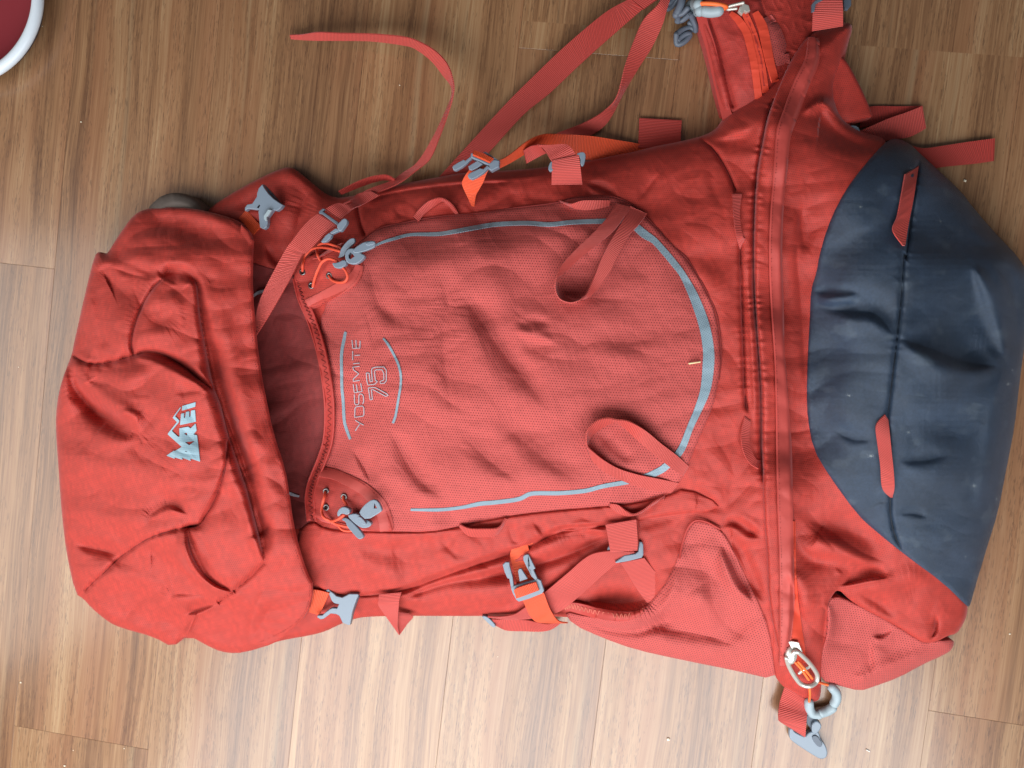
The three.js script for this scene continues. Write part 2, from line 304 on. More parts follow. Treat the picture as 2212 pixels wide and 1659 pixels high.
// ---------------------------------------------------------------- floor: laminate planks, each its own piece
const floor = new THREE.Group(); floor.name = 'floor'; floor.userData = { kind: 'structure', label: 'brown walnut laminate plank floor under the backpack' }; scene.add(floor);
const PWID = 0.2057 * EYE, PU0 = -0.7610 * EYE;
{
  const W = 384, Hh = 2048, LEN = 1.34;
  const wood = [0, 1, 2, 3, 4].map((k) => {
    const s = k * 13.7; seed = 77 + k * 101;
    const pores = new Float32Array(W * Hh);
    const dens = 15000;
    for (let q = 0; q < dens; q++) { const x = rnd() * W, y = rnd() * Hh, l = 3 + rnd() * 13, a = 0.16 + 0.4 * rnd(), sl = (rnd() - .5) * .12; if (n2(x / 26, y / 330, s) + 0.25 < rnd() * .8 - .1) continue; for (let t = 0; t < l; t++) { const px = (x + t * sl) | 0, py = (y + t) | 0; if (px >= 0 && px < W && py < Hh) pores[py * W + px] = Math.max(pores[py * W + px], a * (1 - Math.abs(t / l - .5))); } }
    const cx = 0.02 + 0.13 * rnd(), cv = LEN * (0.25 + 0.5 * rnd()), cath = k === 1 || k === 3 ? 1 : 0.25;
    return tex(W, Hh, (i, j) => {
      const u = i / W * PWID, v = j / Hh * LEN;
      const uw = u + 0.007 * fbm(u * 14, v * 3.1, 3, s) + 0.004 * n2(u * 5, v * 7, s + 4);
      const st = fbm(uw * 36, v * 0.45, 3, s + 1), st2 = fbm(uw * 150, v * 1.5, 2, s + 2), fine = n2(uw * 620, v * 9, s + 3), hair = n2(uw * 1500, v * 26, s + 6);
      const rr = Math.sqrt(((uw - cx) * 1) ** 2 + ((v - cv) * 0.075) ** 2), ring = Math.sin(rr * 560 + 3 * n2(u * 20, v * 3, s + 5)) * smooth(0.075, 0.02, rr) * cath;
      const pale = smooth(0.22, 0.42, fbm(uw * 70, v * 0.4, 2, s + 8));
      let t = 0.5 + 0.72 * st + 0.38 * st2 + 0.26 * fine + 0.24 * hair + 0.12 * ring;
      const c = [137, 100, 69], l = [164, 133, 99], dk = [93, 62, 41], red = smooth(-.1, .35, fbm(uw * 24, v * 0.9, 2, s + 11));
      const mix = (a, b, q) => a.map((z, e) => z + (b[e] - z) * q);
      let o = t < 0.5 ? mix(dk, c, clamp(t * 2)) : mix(c, l, clamp(t * 2 - 1));
      o = mix(o, [133, 85, 57], red * .45); o = mix(o, [162, 144, 114], pale * .42);
      const p = pores[j * W + i]; o = mix(o, [44, 28, 20], p);
      return o;
    }, { color: true });
  });
  const rough = tex(128, 512, (i, j) => 0.36 + 0.10 * fbm(i / 20, j / 90, 3, 3) + 0.04 * n2(i / 2, j / 6, 5));
  const mats = [];
  for (const t of wood) for (const tone of [1, 0.96, 1.03]) mats.push(std({ map: t, roughnessMap: rough, roughness: 1.0, clearcoat: 0.5, clearcoatRoughness: 0.18, color: new THREE.Color(tone, tone * (tone > 1 ? .985 : 1), tone * (tone > 1 ? .96 : 1)), specularIntensity: 1 }));
  const zOf = (p) => at(p[0] / 1.82278, p[1] / 1.82278, 0).z;
  const joints = { [-1]: [zOf([107, 1047])], 0: [zOf([317, 2904])], 1: [-0.7, 0.62], 2: [-0.62, 0.7], 3: [zOf([2259, 205])], 4: [-0.75, 0.66], 5: [zOf([3908, 836]) - 1.21], 6: [zOf([3842, 2827])], '-2': [-.2], 7: [0.1] };
  const b = 0.00013;
  const plankGeo = (x0, x1, z0, z1, off, fl) => {
    const g = 0.00012, X = [x0 + g, x0 + g + b, x1 - g - b, x1 - g], Z = [z0 + g, z0 + g + b, z1 - g - b, z1 - g], pos = [], uv = [], idx = [];
    const P = (x, y, z) => { pos.push(x, y, z); let v = (z + off) / LEN; v = fl ? 1 - v : v; let u = (x - x0) / PWID; uv.push(fl ? 1 - u : u, v); return pos.length / 3 - 1; };
    const q = (a, b2, c, d) => { const k = [P(...a), P(...b2), P(...c), P(...d)]; idx.push(k[0], k[1], k[2], k[0], k[2], k[3]); };
    const y1 = 0, y2 = -b * .8, y3 = -0.008;
    q([X[1], y1, Z[1]], [X[1], y1, Z[2]], [X[2], y1, Z[2]], [X[2], y1, Z[1]]);
    const o = [[X[0], Z[0]], [X[0], Z[3]], [X[3], Z[3]], [X[3], Z[0]]], n = [[X[1], Z[1]], [X[1], Z[2]], [X[2], Z[2]], [X[2], Z[1]]];
    for (let k = 0; k < 4; k++) { const e = (k + 1) % 4; q([n[k][0], y1, n[k][1]], [o[k][0], y2, o[k][1]], [o[e][0], y2, o[e][1]], [n[e][0], y1, n[e][1]]); q([o[k][0], y2, o[k][1]], [o[k][0], y3, o[k][1]], [o[e][0], y3, o[e][1]], [o[e][0], y2, o[e][1]]); }
    const G = new THREE.BufferGeometry(); G.setAttribute('position', new THREE.Float32BufferAttribute(pos, 3)); G.setAttribute('uv', new THREE.Float32BufferAttribute(uv, 2)); G.setIndex(idx); G.computeVertexNormals(); return G;
  };
  let q = 0;
  for (let i = -5; i <= 10; i++) {                    // plank i lies between seam i and seam i + 1
    const cuts = [-1.7, ...(joints[i] || [-.9, .33]).filter((z) => z > -1.65 && z < 1.35), 1.4];
    for (let k = 0; k + 1 < cuts.length; k++, q++) mesh('plank', plankGeo(PU0 + i * PWID, PU0 + (i + 1) * PWID, cuts[k], cuts[k + 1], 1.7 + (q % 3) * .07, q % 2), mats[(q * 7 + i + 23) % mats.length], floor);
  }
  const u = new THREE.BoxGeometry(4.2, 0.02, 4.2); u.translate(0, -0.0185, 0); mesh('underlay', u, std({ color: lin(40, 28, 20), roughness: 0.9 }), floor);
}
// ---------------------------------------------------------------- backpack: cloth bodies
const pack = new THREE.Group(); pack.name = 'backpack'; pack.userData = { label: 'large red hiking backpack lying face up on the wooden floor', category: 'backpack' }; scene.add(pack);
const t00 = T(0, 0), t10 = T(1, 0), t20 = T(2, 0), t01 = T(0, 1), t11 = T(1, 1), t21 = T(2, 1), t02 = T(0, 2), t12 = T(1, 2), t22 = T(2, 2);
const cl1 = fr(1150, 820, 4.1475), cl2 = fr(1180, 1820, 5.185), bk1 = fr(940, 680, 5.53), bk2 = fr(1700, 540, 3.16), bk3 = fr(1180, 2260, 4.424), bk4 = fr(1880, 2040, 2.765), zp = fr(2980, 2460, 2.9425), hb = fr(2560, 0, 4.424), hb2 = fr(3060, 0, 2.514), lp1 = fr(2130, 720, 3.0723), lp2 = fr(2280, 1600, 3.606), ys = fr(1330, 1280, 3.607), rei = fr(600, 1550, 5.529);
// heights from scattered soundings
function soundings(list, sig, x0, y0, x1, y1) {
  return gridded((x, y) => { let s = 0, w = 0; for (const p of list) { const d = ((x - p[0]) ** 2 + (y - p[1]) ** 2) / (sig * sig), k = Math.exp(-d) + 1e-7 / (1 + d * d); s += k * p[2]; w += k; } return s / w; }, x0, y0, x1, y1, 12);
}
// silhouette of the whole sack without the lid
const SIL = chaikin([[430, 470], [447, 455], [483, 428], [547, 391], [610, 362], [632, 361], [653, 378], [712, 428], [760, 425], [800, 412], [867, 397], [944, 383], [1004, 372], [1104, 368], [1184, 361], [1304, 340], [1370, 328], [1410, 317], [1474, 305], [1541, 287], [1565, 250], [1585, 233], [1634, 197], [1680, 150], [1720, 100], [1751, 64], [1795, 56], [1808, 49], [1838, 49], [1842, 62], [1831, 97], [1822, 140], [1808, 170], [1806, 200], [1815, 253], [1858, 284], [1921, 301], [1942, 299], [1968, 312], [1988, 332], [2021, 362], [2075, 412], [2108, 456], [2158, 512], [2200, 555], [2226, 600], [2224, 680], [2214, 740], [2203, 820], [2192, 920], [2176, 1003], [2156, 1106], [2135, 1173], [2121, 1219], [2105, 1273], [2095, 1308], [2090, 1316], [2086, 1339], [2068, 1369], [2062, 1385], [2058, 1402], [2041, 1414], [1995, 1434], [1941, 1464], [1885, 1484], [1858, 1493], [1808, 1480], [1776, 1472], [1773, 1503], [1755, 1514], [1720, 1492], [1688, 1474], [1675, 1469], [1591, 1449], [1475, 1426], [1371, 1403], [1304, 1379], [1237, 1349], [1215, 1332], [1180, 1331], [1071, 1330], [1004, 1331], [881, 1330], [790, 1332], [764, 1337], [737, 1347], [693, 1369], [600, 1384], [527, 1409], [490, 1330], [440, 900]], 2);
const silD = gridded((x, y) => sdPoly(SIL, x, y), 400, 20, 2270, 1560, 6);
const bodyS = soundings([
  [600, 620, .036], [600, 800, .034], [620, 1000, .036], [640, 700, .040], [650, 880, .040], [655, 1010, .042], [570, 700, .03], [640, 430, .034], [560, 430, .030], [700, 500, .045], [690, 1280, .044], [760, 1330, .030], [640, 1340, .03],
  [760, 540, .066], [760, 1100, .070], [720, 820, .074], [850, 640, .080], [860, 800, .088], [860, 1000, .080], [1000, 600, .086], [1000, 800, .094], [1000, 1000, .086], [1150, 560, .082], [1150, 780, .090], [1150, 1000, .086],
  [1300, 520, .078], [1300, 780, .088], [1300, 1000, .082], [1430, 650, .082], [1450, 800, .086], [1430, 950, .082], [1520, 500, .078], [1580, 700, .086], [1580, 900, .086], [1550, 1080, .072],
  [900, 440, .048], [1100, 420, .046], [1300, 390, .052], [1450, 370, .058], [1560, 330, .062], [850, 1180, .056], [1000, 1180, .058], [1180, 1150, .058], [1350, 1120, .062], [900, 1290, .030], [1100, 1280, .032], [1300, 1240, .036], [1250, 1330, .026],
  [1450, 1150, .058], [1520, 1250, .060], [1400, 1380, .030], [1560, 1420, .032], [1640, 1320, .056],
  [1660, 500, .092], [1660, 800, .096], [1670, 1050, .092], [1690, 300, .086], [1750, 140, .070], [1820, 80, .052], [1690, 1250, .076], [1700, 1400, .056], [1760, 1480, .034],
  [1738, 500, .062], [1733, 650, .056], [1731, 800, .054], [1738, 950, .056], [1780, 1100, .066], [1800, 330, .072], [1790, 220, .058], [1900, 330, .066],
  [1850, 450, .086], [1850, 650, .098], [1850, 850, .100], [1850, 1020, .092], [1960, 400, .074], [1990, 600, .096], [2000, 800, .106], [1990, 1000, .098], [1990, 1150, .074],
  [2060, 480, .056], [2105, 620, .074], [2140, 780, .074], [2110, 960, .070], [2170, 700, .05], [2090, 1130, .060], [2085, 1260, .040], [1850, 1180, .066], [1950, 1270, .058], [2040, 1330, .040], [1880, 1380, .040], [1960, 1400, .030], [1850, 1460, .022]
], 78, 400, 20, 2270, 1560);

// folds, seams and creases of the sack, in order from the lid end to the base
const F = [];
const s = (pts, a, w1, w2, o) => F.push(stroke(pts, a, w1, w2, o));
// upper side, above the front pocket
s(V([640, 365], [668, 420], [690, 455]), .010, 22, 16);
s(V([690, 380], [655, 440], [640, 500], [620, 570]), -.008, 16, 22);
s(t00([1800, 1240], [1700, 1330], [1500, 1360]), -.004, 10, 14);
s(V([570, 520], [590, 560], [640, 600]), -.006, 14);
s(V([770, 440], [778, 480], [790, 512]), -0.0069, 4.34, 4.34, { sharp: 1, ends: .1 });
s(t10([390, 1195], [620, 1165], [900, 1140], [1340, 1120]), -.005, 10, 10, { ends: .1 });
s(t10([120, 1300], [400, 1240], [700, 1200], [860, 1190], [1100, 1180]), -0.0069, 5.58, 9.92, { sharp: 1, ends: .15 });
s(t10([250, 1480], [320, 1420], [420, 1400]), -.006, 8, 12);
s(t10([330, 1330], [380, 1390], [480, 1420]), -.006, 12);
s(t10([560, 1400], [640, 1330], [760, 1300]), .005, 14);
s(t10([800, 1310], [850, 1370], [880, 1380]), -.005, 8);
s(t10([1000, 1190], [1100, 1170], [1130, 1150]), -.005, 9);
s(t10([1080, 1350], [1180, 1290], [1260, 1300]), -.006, 12);
s(t10([1080, 1210], [1160, 1270], [1210, 1340]), .006, 13);
s(t10([1330, 1210], [1440, 1260], [1500, 1280]), -.006, 10, 14);
s(t10([1300, 1130], [1340, 1200], [1330, 1270]), -.006, 12);
s(t10([1580, 1190], [1680, 1230], [1800, 1285]), -.004, 8);
s(t10([1560, 1100], [1700, 1110], [1900, 1010]), -.005, 14, 22);
s(t10([1920, 1310], [2000, 1200], [2060, 1120]), -.005, 10);
s(t10([2000, 1230], [2100, 1150], [2212, 1120]), .004, 16);
s(t10([1750, 1090], [1830, 1180], [1900, 1210]), -.005, 18);
// seam from the top edge down to the upper loop
s(t20([110, 895], [200, 970], [280, 1090], [330, 1200], [345, 1245]), -0.0080, 4.34, 4.34, { sharp: 1, ends: .05 });
s(t20([150, 900], [350, 870], [480, 800]), .004, 12);
s(t20([250, 1000], [400, 960], [520, 960]), -.004, 16);
s(t20([80, 1050], [150, 1250], [260, 1500]), .003, 30);
// front panel below: long diagonals
s(t20([60, 1480], [180, 1380], [250, 1240]), -.005, 16, 24);
s(t21([60, 40], [180, 240], [240, 500]), .004, 22);
// double seam left of the zip flap
s(t21([375, -120], [375, 0], [385, 300], [395, 600], [405, 900], [420, 1000]), -0.0103, 3.72, 3.72, { sharp: 1, ends: .04 });
s(t20([590, 640], [550, 760], [510, 960], [480, 1150], [465, 1400], [460, 1659], [465, 1910], [490, 2260], [510, 2560], [510, 2910], [525, 3120]), -0.0115, 4.34, 4.34, { sharp: 1, ends: .04 });
s(t20([590, 640], [550, 760], [510, 960], [480, 1150], [465, 1400], [460, 1659], [465, 1910], [490, 2260], [510, 2560], [510, 2910], [525, 3120]), .0022, 13, 13, { puck: 21, ends: .02 });
s(t21([375, 0], [385, 300], [395, 600], [405, 900]), .0018, 12, 12, { puck: 23, ends: .04 });
s(t21([415, -60], [425, 300], [445, 600], [460, 900], [470, 1200]), .005, 9, 9);
// below the loop: gathered folds towards the zip end
s(t21([250, 1659], [380, 1540], [470, 1440]), -.006, 10, 18);
s(t21([100, 1040], [300, 1020], [380, 1060]), .004, 18, 26);
s(t21([120, 1150], [240, 1230], [330, 1400], [330, 1560]), -.006, 30, 22);
s(t21([-20, 1540], [120, 1500], [300, 1659]), .006, 18);
s(t22([240, 100], [330, 80], [440, 140], [520, 170]), -.009, 9, 14);
s(t22([300, 140], [400, 350], [480, 520], [545, 600]), -.006, 12, 14);
s(t22([260, 90], [400, 110], [520, 90]), .006, 14);
// mesh front pocket: soft rolls
s(t11([600, 60], [690, 300], [660, 560], [700, 900], [760, 1100]), -.0055, 26, 40);
s(t11([720, 160], [900, 420], [1050, 640], [1300, 940], [1360, 1020]), -.005, 22, 34);
s(t11([880, 140], [1040, 320], [1130, 420]), .004, 26);
s(t11([1115, 405], [1180, 450], [1250, 430], [1380, 470]), -0.0036, 8, 16);
s(t11([1115, 560], [1250, 620], [1390, 600], [1450, 560]), -0.0036, 9, 20);
s(t11([1110, 490], [1250, 530], [1400, 570]), 0.0024, 10, 10);
s(t11([1480, 640], [1640, 560], [1900, 560], [2100, 500]), -.004, 20, 28);
s(t11([1300, 930], [1420, 900], [1500, 830]), -.004, 14, 20);
s(t11([1250, 1000], [1430, 1030], [1600, 960]), .0045, 22, 26);
s(t11([1500, 780], [1620, 880], [1640, 960]), -.005, 14, 20);
s(t11([950, 1020], [1150, 1180], [1400, 1380], [1620, 1500]), -.0055, 28, 40);
s(t11([760, 1140], [960, 1330], [1180, 1480]), -.004, 26);
s(t11([380, 1080], [340, 1180], [500, 1450], [720, 1600]), -.004, 18, 26);
s(t11([60, 1230], [160, 1400], [200, 1500]), -.005, 14, 12);
s(t11([130, 30], [180, 90], [250, 330], [420, 480]), -.0045, 14, 26);
s(t11([150, 330], [190, 480], [200, 620]), -.004, 16);
s(t11([1900, 300], [2000, 420], [2212, 420]), .003, 24);
s(t11([2000, 700], [1900, 820], [1700, 900]), -.0045, 24, 30);
s(t11([1650, 1130], [1800, 1290], [1920, 1320]), -.006, 12, 20);
s(t11([1560, 120], [1620, 260], [1560, 330]), -.004, 16);
// side below the front pocket: the front edge overlaps the gusset
s(t12([100, 545], [400, 510], [600, 440], [800, 370], [1080, 280], [1220, 225], [1400, 130], [1560, 105], [1700, 90], [1910, 50]), -.008, 5, 16, { ends: .03 });
s(t12([400, 565], [660, 480], [900, 440], [1090, 400], [1400, 300], [1720, 170]), -.009, 7, 26, { ends: .08 });
s(t12([330, 150], [360, 330], [440, 500]), -0.0063, 16, 22);
s(t12([520, 160], [500, 330], [520, 470]), .007, 18);
s(t12([170, 200], [150, 350], [100, 520]), -.005, 20);
s(t12([600, 130], [700, 250], [800, 340]), -.004, 16);
s(t12([880, 160], [1000, 230], [1070, 270]), .005, 16);
s(t12([1080, 60], [1110, 180], [1200, 230]), -.004, 12);
s(t12([1240, 60], [1310, 160], [1260, 200]), -.004, 9);
s(t12([1450, 150], [1560, 110], [1720, 140]), .005, 10);
s(t12([680, 560], [900, 600], [1150, 560]), .006, 30, 24);
s(t12([80, 620], [400, 600], [600, 640]), .004, 16);
s(t12([1900, 120], [2100, 60], [2212, 40]), -.008, 9, 20);
s(t12([1600, 470], [1800, 420], [1960, 300]), .006, 26);
s(t12([1560, 560], [1800, 600], [2000, 560]), -.006, 16);
// net pocket at the base of the lower side
s(t12([2060, 700], [2140, 620], [2180, 520]), -.008, 14, 20, { k: 1.5 });
s(t12([1480, 640], [1750, 730], [2000, 700], [2120, 560], [2200, 300]), .007, 20, 14, { k: 1.5 });
s(t12([1900, 800], [2060, 740], [2180, 690]), -.004, 18, 18, { k: 1.5 });
s(t22([170, 380], [200, 600], [300, 740], [500, 860]), -.0085, 26, 34, { k: 1.5 });
s(t22([60, 200], [230, 330], [330, 520]), .006, 24, 24, { k: 1.5 });
s(t22([250, 200], [360, 430], [470, 600]), -.007, 10, 14, { k: 1.5 });
s(t22([0, 560], [150, 640], [330, 850]), .004, 26, 26, { k: 1.5 });
// red panel between zip and base
s(t20([790, 1300], [760, 1450], [740, 1659], [760, 1900], [780, 2200], [790, 2500]), -.004, 24, 18, { ends: .1 });
s(t20([720, 1350], [760, 1420], [790, 1659]), -.005, 12, 14);
s(t20([770, 750], [900, 690], [1000, 770], [1150, 855], [1330, 905]), .012, 12, 26, { ends: .12 });
s(t20([890, 680], [920, 640], [990, 680]), -.010, 12, 10);
s(t20([880, 640], [960, 560], [990, 420]), .006, 18);
s(t20([760, 560], [860, 420], [950, 260]), -.006, 10, 16);
s(t20([1005, 470], [1000, 600], [1015, 740]), -0.0057, 4.34, 4.34, { sharp: 1, ends: .05 });
s(t20([700, 900], [720, 1000], [690, 1130]), -.009, 10, 26);
s(t20([730, 1000], [900, 1030], [1050, 1080]), .004, 30);
s(t22([760, 20], [900, 160], [1060, 300], [1250, 380], [1420, 420]), -.006, 20, 26);
s(t22([720, 100], [820, 250], [1000, 270], [1180, 330], [1340, 400]), .006, 22, 18);
s(t22([850, 260], [820, 400], [830, 560]), -.008, 16, 24);
s(t22([1340, 420], [1200, 430], [1040, 470], [1000, 480]), -.009, 6, 16);
s(t22([1000, 480], [1040, 400], [980, 350]), -.010, 8, 12);
s(t22([1010, 470], [940, 560], [905, 620]), .008, 8, 12);
s(t22([1110, 500], [1250, 520], [1480, 460], [1640, 480]), .007, 20, 24);
s(t22([1120, 520], [1250, 590], [1380, 700]), -.005, 10, 16);
s(t22([1660, 560], [1610, 640], [1600, 740]), -.012, 8, 16, { k: 1.6 });
s(t22([1640, 660], [1640, 760], [1600, 830]), -0.0080, 4.34, 4.34, { sharp: 1 });
s(t22([1460, 600], [1480, 700], [1500, 790]), -.005, 18);
s(t22([720, 600], [760, 800], [790, 900]), -.004, 10);
s(t22([890, 610], [940, 640], [935, 800], [900, 920]), .008, 8, 6);
// net behind the zip end
s(t22([1220, 800], [1290, 800], [1370, 750]), -0.0060, 7, 9, { k: 1.5 });
s(t22([1230, 820], [1240, 940], [1250, 1060]), .006, 14, 10, { k: 1.5 });
s(t22([1370, 760], [1380, 860], [1320, 1000]), -.006, 16, 20, { k: 1.5 });
s(t22([1200, 860], [1180, 960], [1060, 1060]), -.008, 20, 26, { k: 1.5 });
s(t22([960, 1100], [1180, 1110], [1480, 990], [1740, 900]), .006, 16, 12, { k: 1.5 });
// base
s(t21([835, 230], [960, 245], [1150, 235]), -0.0060, 9, 14, { k: .75 });
s(t21([900, 345], [1100, 360], [1250, 380], [1385, 530]), -0.0083, 24, 20, { k: .75 });
s(t21([860, 300], [1000, 300], [1180, 290]), .006, 14, 14, { k: .75 });
s(t21([1420, 290], [1500, 360], [1620, 450]), -0.0048, 10, 20, { k: .75 });
s(t21([1400, 530], [1600, 600], [1850, 690], [2060, 715]), -.013, 34, 26, { ends: .2 });
s(t21([1420, 520], [1500, 540], [1560, 600]), -.006, 8, 14, { k: .75 });
s(t21([1880, 60], [1960, 260], [2020, 450], [2085, 660]), .007, 16, 24, { ends: .12 });
s(t21([2085, 690], [2060, 780], [2000, 1000], [1960, 1300], [1900, 1659]), .005, 20, 26, { ends: .12 });
s(t21([2010, 30], [2120, 200], [2170, 420], [2160, 700]), -.006, 20, 20, { k: .75 });
s(t21([970, 1120], [1100, 1190], [1250, 1190]), -0.0045, 16, 12, { k: .75 });
s(t21([950, 760], [940, 950], [1000, 1080]), .004, 30, 30, { k: .75 });
s(t21([1100, 1400], [1200, 1380], [1270, 1400]), -0.0040, 12, 12, { k: .75 });
s(t21([1080, 1290], [1180, 1330], [1260, 1300]), -.004, 16, 16, { k: .75 });
s(t21([1380, 1330], [1550, 1330], [1740, 1290]), -.006, 14, 18, { k: .75 });
s(t21([1650, 950], [1850, 880], [2000, 850]), .005, 30, 30, { k: .75 });
s(t21([1100, 860], [1250, 870], [1330, 820]), -.004, 20, 20, { k: .75 });
s(t21([1180, 1640], [1260, 1600], [1340, 1590]), -.006, 10, 8, { k: .75 });
s(t22([1380, 20], [1480, 10], [1600, 40]), -.006, 8, 12, { k: .75 });
s(t22([1440, 260], [1600, 160], [1800, 100]), .004, 26, 26, { k: .75 });
s(t20([1440, 1100], [1400, 1200], [1250, 1200]), -.005, 26, 30, { k: .75 });
s(t20([1530, 1060], [1620, 1180], [1740, 1240]), -.006, 16, 24, { k: .75 });
s(t20([1780, 1250], [1860, 1380], [1920, 1480]), .005, 22, 16, { k: .75 });
s(t20([1840, 1460], [1960, 1480], [2080, 1570]), -.006, 16, 16, { k: .75 });
s(t20([920, 1620], [1080, 1500], [1280, 1440]), .005, 22, 16, { k: .75 });
// seam along the middle of the base
const baseSeam = t20([1540, 1010], [1512, 1200], [1480, 1400], [1450, 1659], [1435, 1659], [1415, 1960], [1390, 2190], [1370, 2360], [1340, 2610], [1330, 2720], [1335, 3000], [1345, 3230], [1345, 3320], [1370, 3450], [1415, 3560]);
s(baseSeam, -0.0075, 4.34, 4.34, { sharp: 1, ends: .03 });
s(baseSeam, .0012, 12, 12, { puck: 30, ends: .03 });

function crumple(x, y, amp, sc) {                     // small sharp-crested wrinkles
  const wx = x + 26 * n2(x / 150, y / 150, 2), wy = y + 26 * n2(x / 150, y / 150, 3);
  const a = 1 - Math.abs(n2(wx / sc, wy / sc, 4)) * 2.2, b = 1 - Math.abs(n2(wx / sc * 2.1 + 9, wy / sc * 1.7, 5)) * 2.2;
  return amp * (a * a * Math.sign(a) * 0.7 + 0.4 * b * Math.abs(b) + 0.9 * n2(wx / sc / 1.6, wy / sc / 1.6, 6));
}
function soft(x, y) {                                 // slack cloth: rounded pillows between sharper valleys
  const wx = x + 40 * n2(x / 170, y / 170, 12), wy = y + 40 * n2(x / 170, y / 170, 13);
  return 0.0030 * n2(wx / 105, wy / 80, 8) + 0.0056 * (Math.abs(n2(wx / 125, wy / 75, 9)) - 0.2) + 0.0016 * (Math.abs(n2(wx / 52, wy / 38, 10)) - 0.2);
}
s(t12([0, 330], [180, 260], [420, 250], [640, 330]), -.009, 34, 40);
s(t12([60, 160], [300, 190], [560, 150], [760, 170]), .008, 30);
s(t22([760, 60], [900, 190], [1100, 330], [1300, 400]), .009, 22, 30);
s(t22([820, 40], [980, 140], [1160, 260], [1360, 340]), -.010, 30, 26);
s(t22([660, 380], [740, 480], [800, 700]), .007, 16);
s(t22([-300, 700], [-100, 760], [150, 800], [420, 900]), -.010, 36, 30);
s(t22([-200, 620], [50, 660], [300, 790]), .009, 30);
s(t22([20, 300], [140, 460], [180, 640]), -.009, 22, 30);
s(t20([160, 1150], [260, 1350], [300, 1560]), -.006, 30, 24);
s(t20([-60, 1080], [60, 1150], [160, 1330]), -.006, 34, 26);
const Gs = gridded((x, y) => {
  const d = silD(x, y), k = 1 - clamp(d / 105), dome = Math.sqrt(Math.max(0, 1 - k * k));
  const S = bodyS(x, y);
  return 0.010 + Math.max(0, S - 0.010) * (0.12 + 0.88 * dome) + strokesAt(F, x, y) * Math.min(1, 0.25 + d / 40) + (crumple(x, y, 0.0006, 60) + soft(x, y) * (1 - .4 * smooth(700, 800, x) * smooth(1560, 1480, x) * smooth(480, 540, y) * smooth(1090, 1030, y))) * clamp(d / 30) * (1 - .6 * smooth(1745, 1800, x) * smooth(1300, 1180, y + (x - 1850) * -.4));
}, 400, 20, 2270, 1560, 2);
const G = (x, y) => Math.max(0.004, Gs(x, y));
const toFloor = () => 0.0008, onBody = (dh) => (x, y, h) => h - dh;

// main sack: everything under the lid, the pocket and the panels
mesh_body: {
  panel({ name: 'main_body', outline: [[430, 470], [447, 455], [483, 428], [547, 391], [610, 362], [632, 361], [653, 378], [712, 428], [760, 425], [800, 412], [867, 397], [944, 383], [1004, 372], [1104, 368], [1184, 361], [1304, 340], [1370, 328], [1410, 317], [1474, 305], [1541, 287], [1565, 250], [1585, 233], [1634, 197], [1680, 150], [1738, 82], [1760, 120], [1735, 190], [1712, 260], [1700, 330], [1690, 420], [1684, 553], [1686, 653], [1692, 786], [1702, 953], [1712, 1106], [1712, 1380], [1690, 1440], [1660, 1420], [1600, 1330], [1500, 1300], [1400, 1345], [1215, 1332], [1180, 1331], [1071, 1330], [1004, 1331], [881, 1330], [790, 1332], [764, 1337], [737, 1347], [693, 1369], [600, 1384], [527, 1409], [490, 1330], [440, 900]], h: G, mat: M.cloth, parent: pack, cell: 2, edgeR: 14, edgeDrop: .006, skirt: toFloor });
}
panel({ name: 'shaded_collar_panel', outline: [[520, 560], [600, 585], [650, 600], [668, 640], [685, 693], [700, 753], [714, 820], [722, 886], [716, 953], [700, 1000], [684, 1040], [678, 1120], [640, 1150], [560, 1120], [530, 900]], smooth: 1, h: (x, y) => G(x, y) + .0016, mat: M.shadedCollar, parent: pack, edgeR: 6, edgeDrop: .0008 });  // overlay sheet with the shade of the lid put into its colour
// red panel between the zip and the base
const lowerPanel = panel({ name: 'lower_panel', outline: [[1738, 80], [1751, 66], [1795, 57], [1808, 49], [1838, 49], [1842, 62], [1831, 97], [1822, 140], [1810, 170], [1806, 200], [1815, 253], [1858, 284], [1921, 301], [1900, 330], [1860, 380], [1830, 420], [1800, 500], [1784, 560], [1768, 640], [1762, 770], [1760, 853], [1764, 903], [1774, 960], [1806, 1016], [1860, 1090], [1910, 1139], [1970, 1190], [2048, 1249], [2088, 1303], [2091, 1316], [2086, 1339], [2068, 1369], [2050, 1372], [2020, 1388], [1997, 1390], [1968, 1373], [1935, 1351], [1841, 1303], [1811, 1270], [1795, 1290], [1788, 1313], [1786, 1373], [1773, 1430], [1775, 1508], [1756, 1518], [1735, 1510], [1684, 1480], [1666, 1440], [1664, 1380], [1680, 1200], [1690, 1000], [1670, 700], [1665, 500], [1680, 330], [1705, 230], [1735, 160]], h: (x, y) => G(x, y) + .0012, mat: M.cloth, parent: pack, cell: 2, edgeR: 12, edgeDrop: .005, skirt: (x, y, h) => silD(x, y) < 14 ? 0.001 : h - .012 });
// grey-blue base
const base = panel({ name: 'base_panel', outline: [[1921, 301], [1942, 299], [1968, 312], [1988, 332], [2021, 362], [2075, 412], [2108, 456], [2158, 512], [2200, 555], [2226, 600], [2224, 680], [2214, 740], [2203, 820], [2192, 920], [2176, 1003], [2156, 1106], [2135, 1173], [2121, 1219], [2105, 1273], [2096, 1308], [2090, 1312], [2035, 1259], [1958, 1203], [1891, 1149], [1851, 1113], [1788, 1026], [1755, 970], [1743, 903], [1741, 853], [1743, 770], [1748, 686], [1750, 626], [1763, 586], [1768, 553], [1785, 493], [1808, 440], [1841, 387], [1891, 327]], smooth: 1, h: (x, y) => G(x, y) + .004, mat: M.blue, parent: pack, cell: 2, edgeR: 13, edgeDrop: .005, skirt: (x, y, h) => silD(x, y) < 14 ? 0.001 : h - .008 });
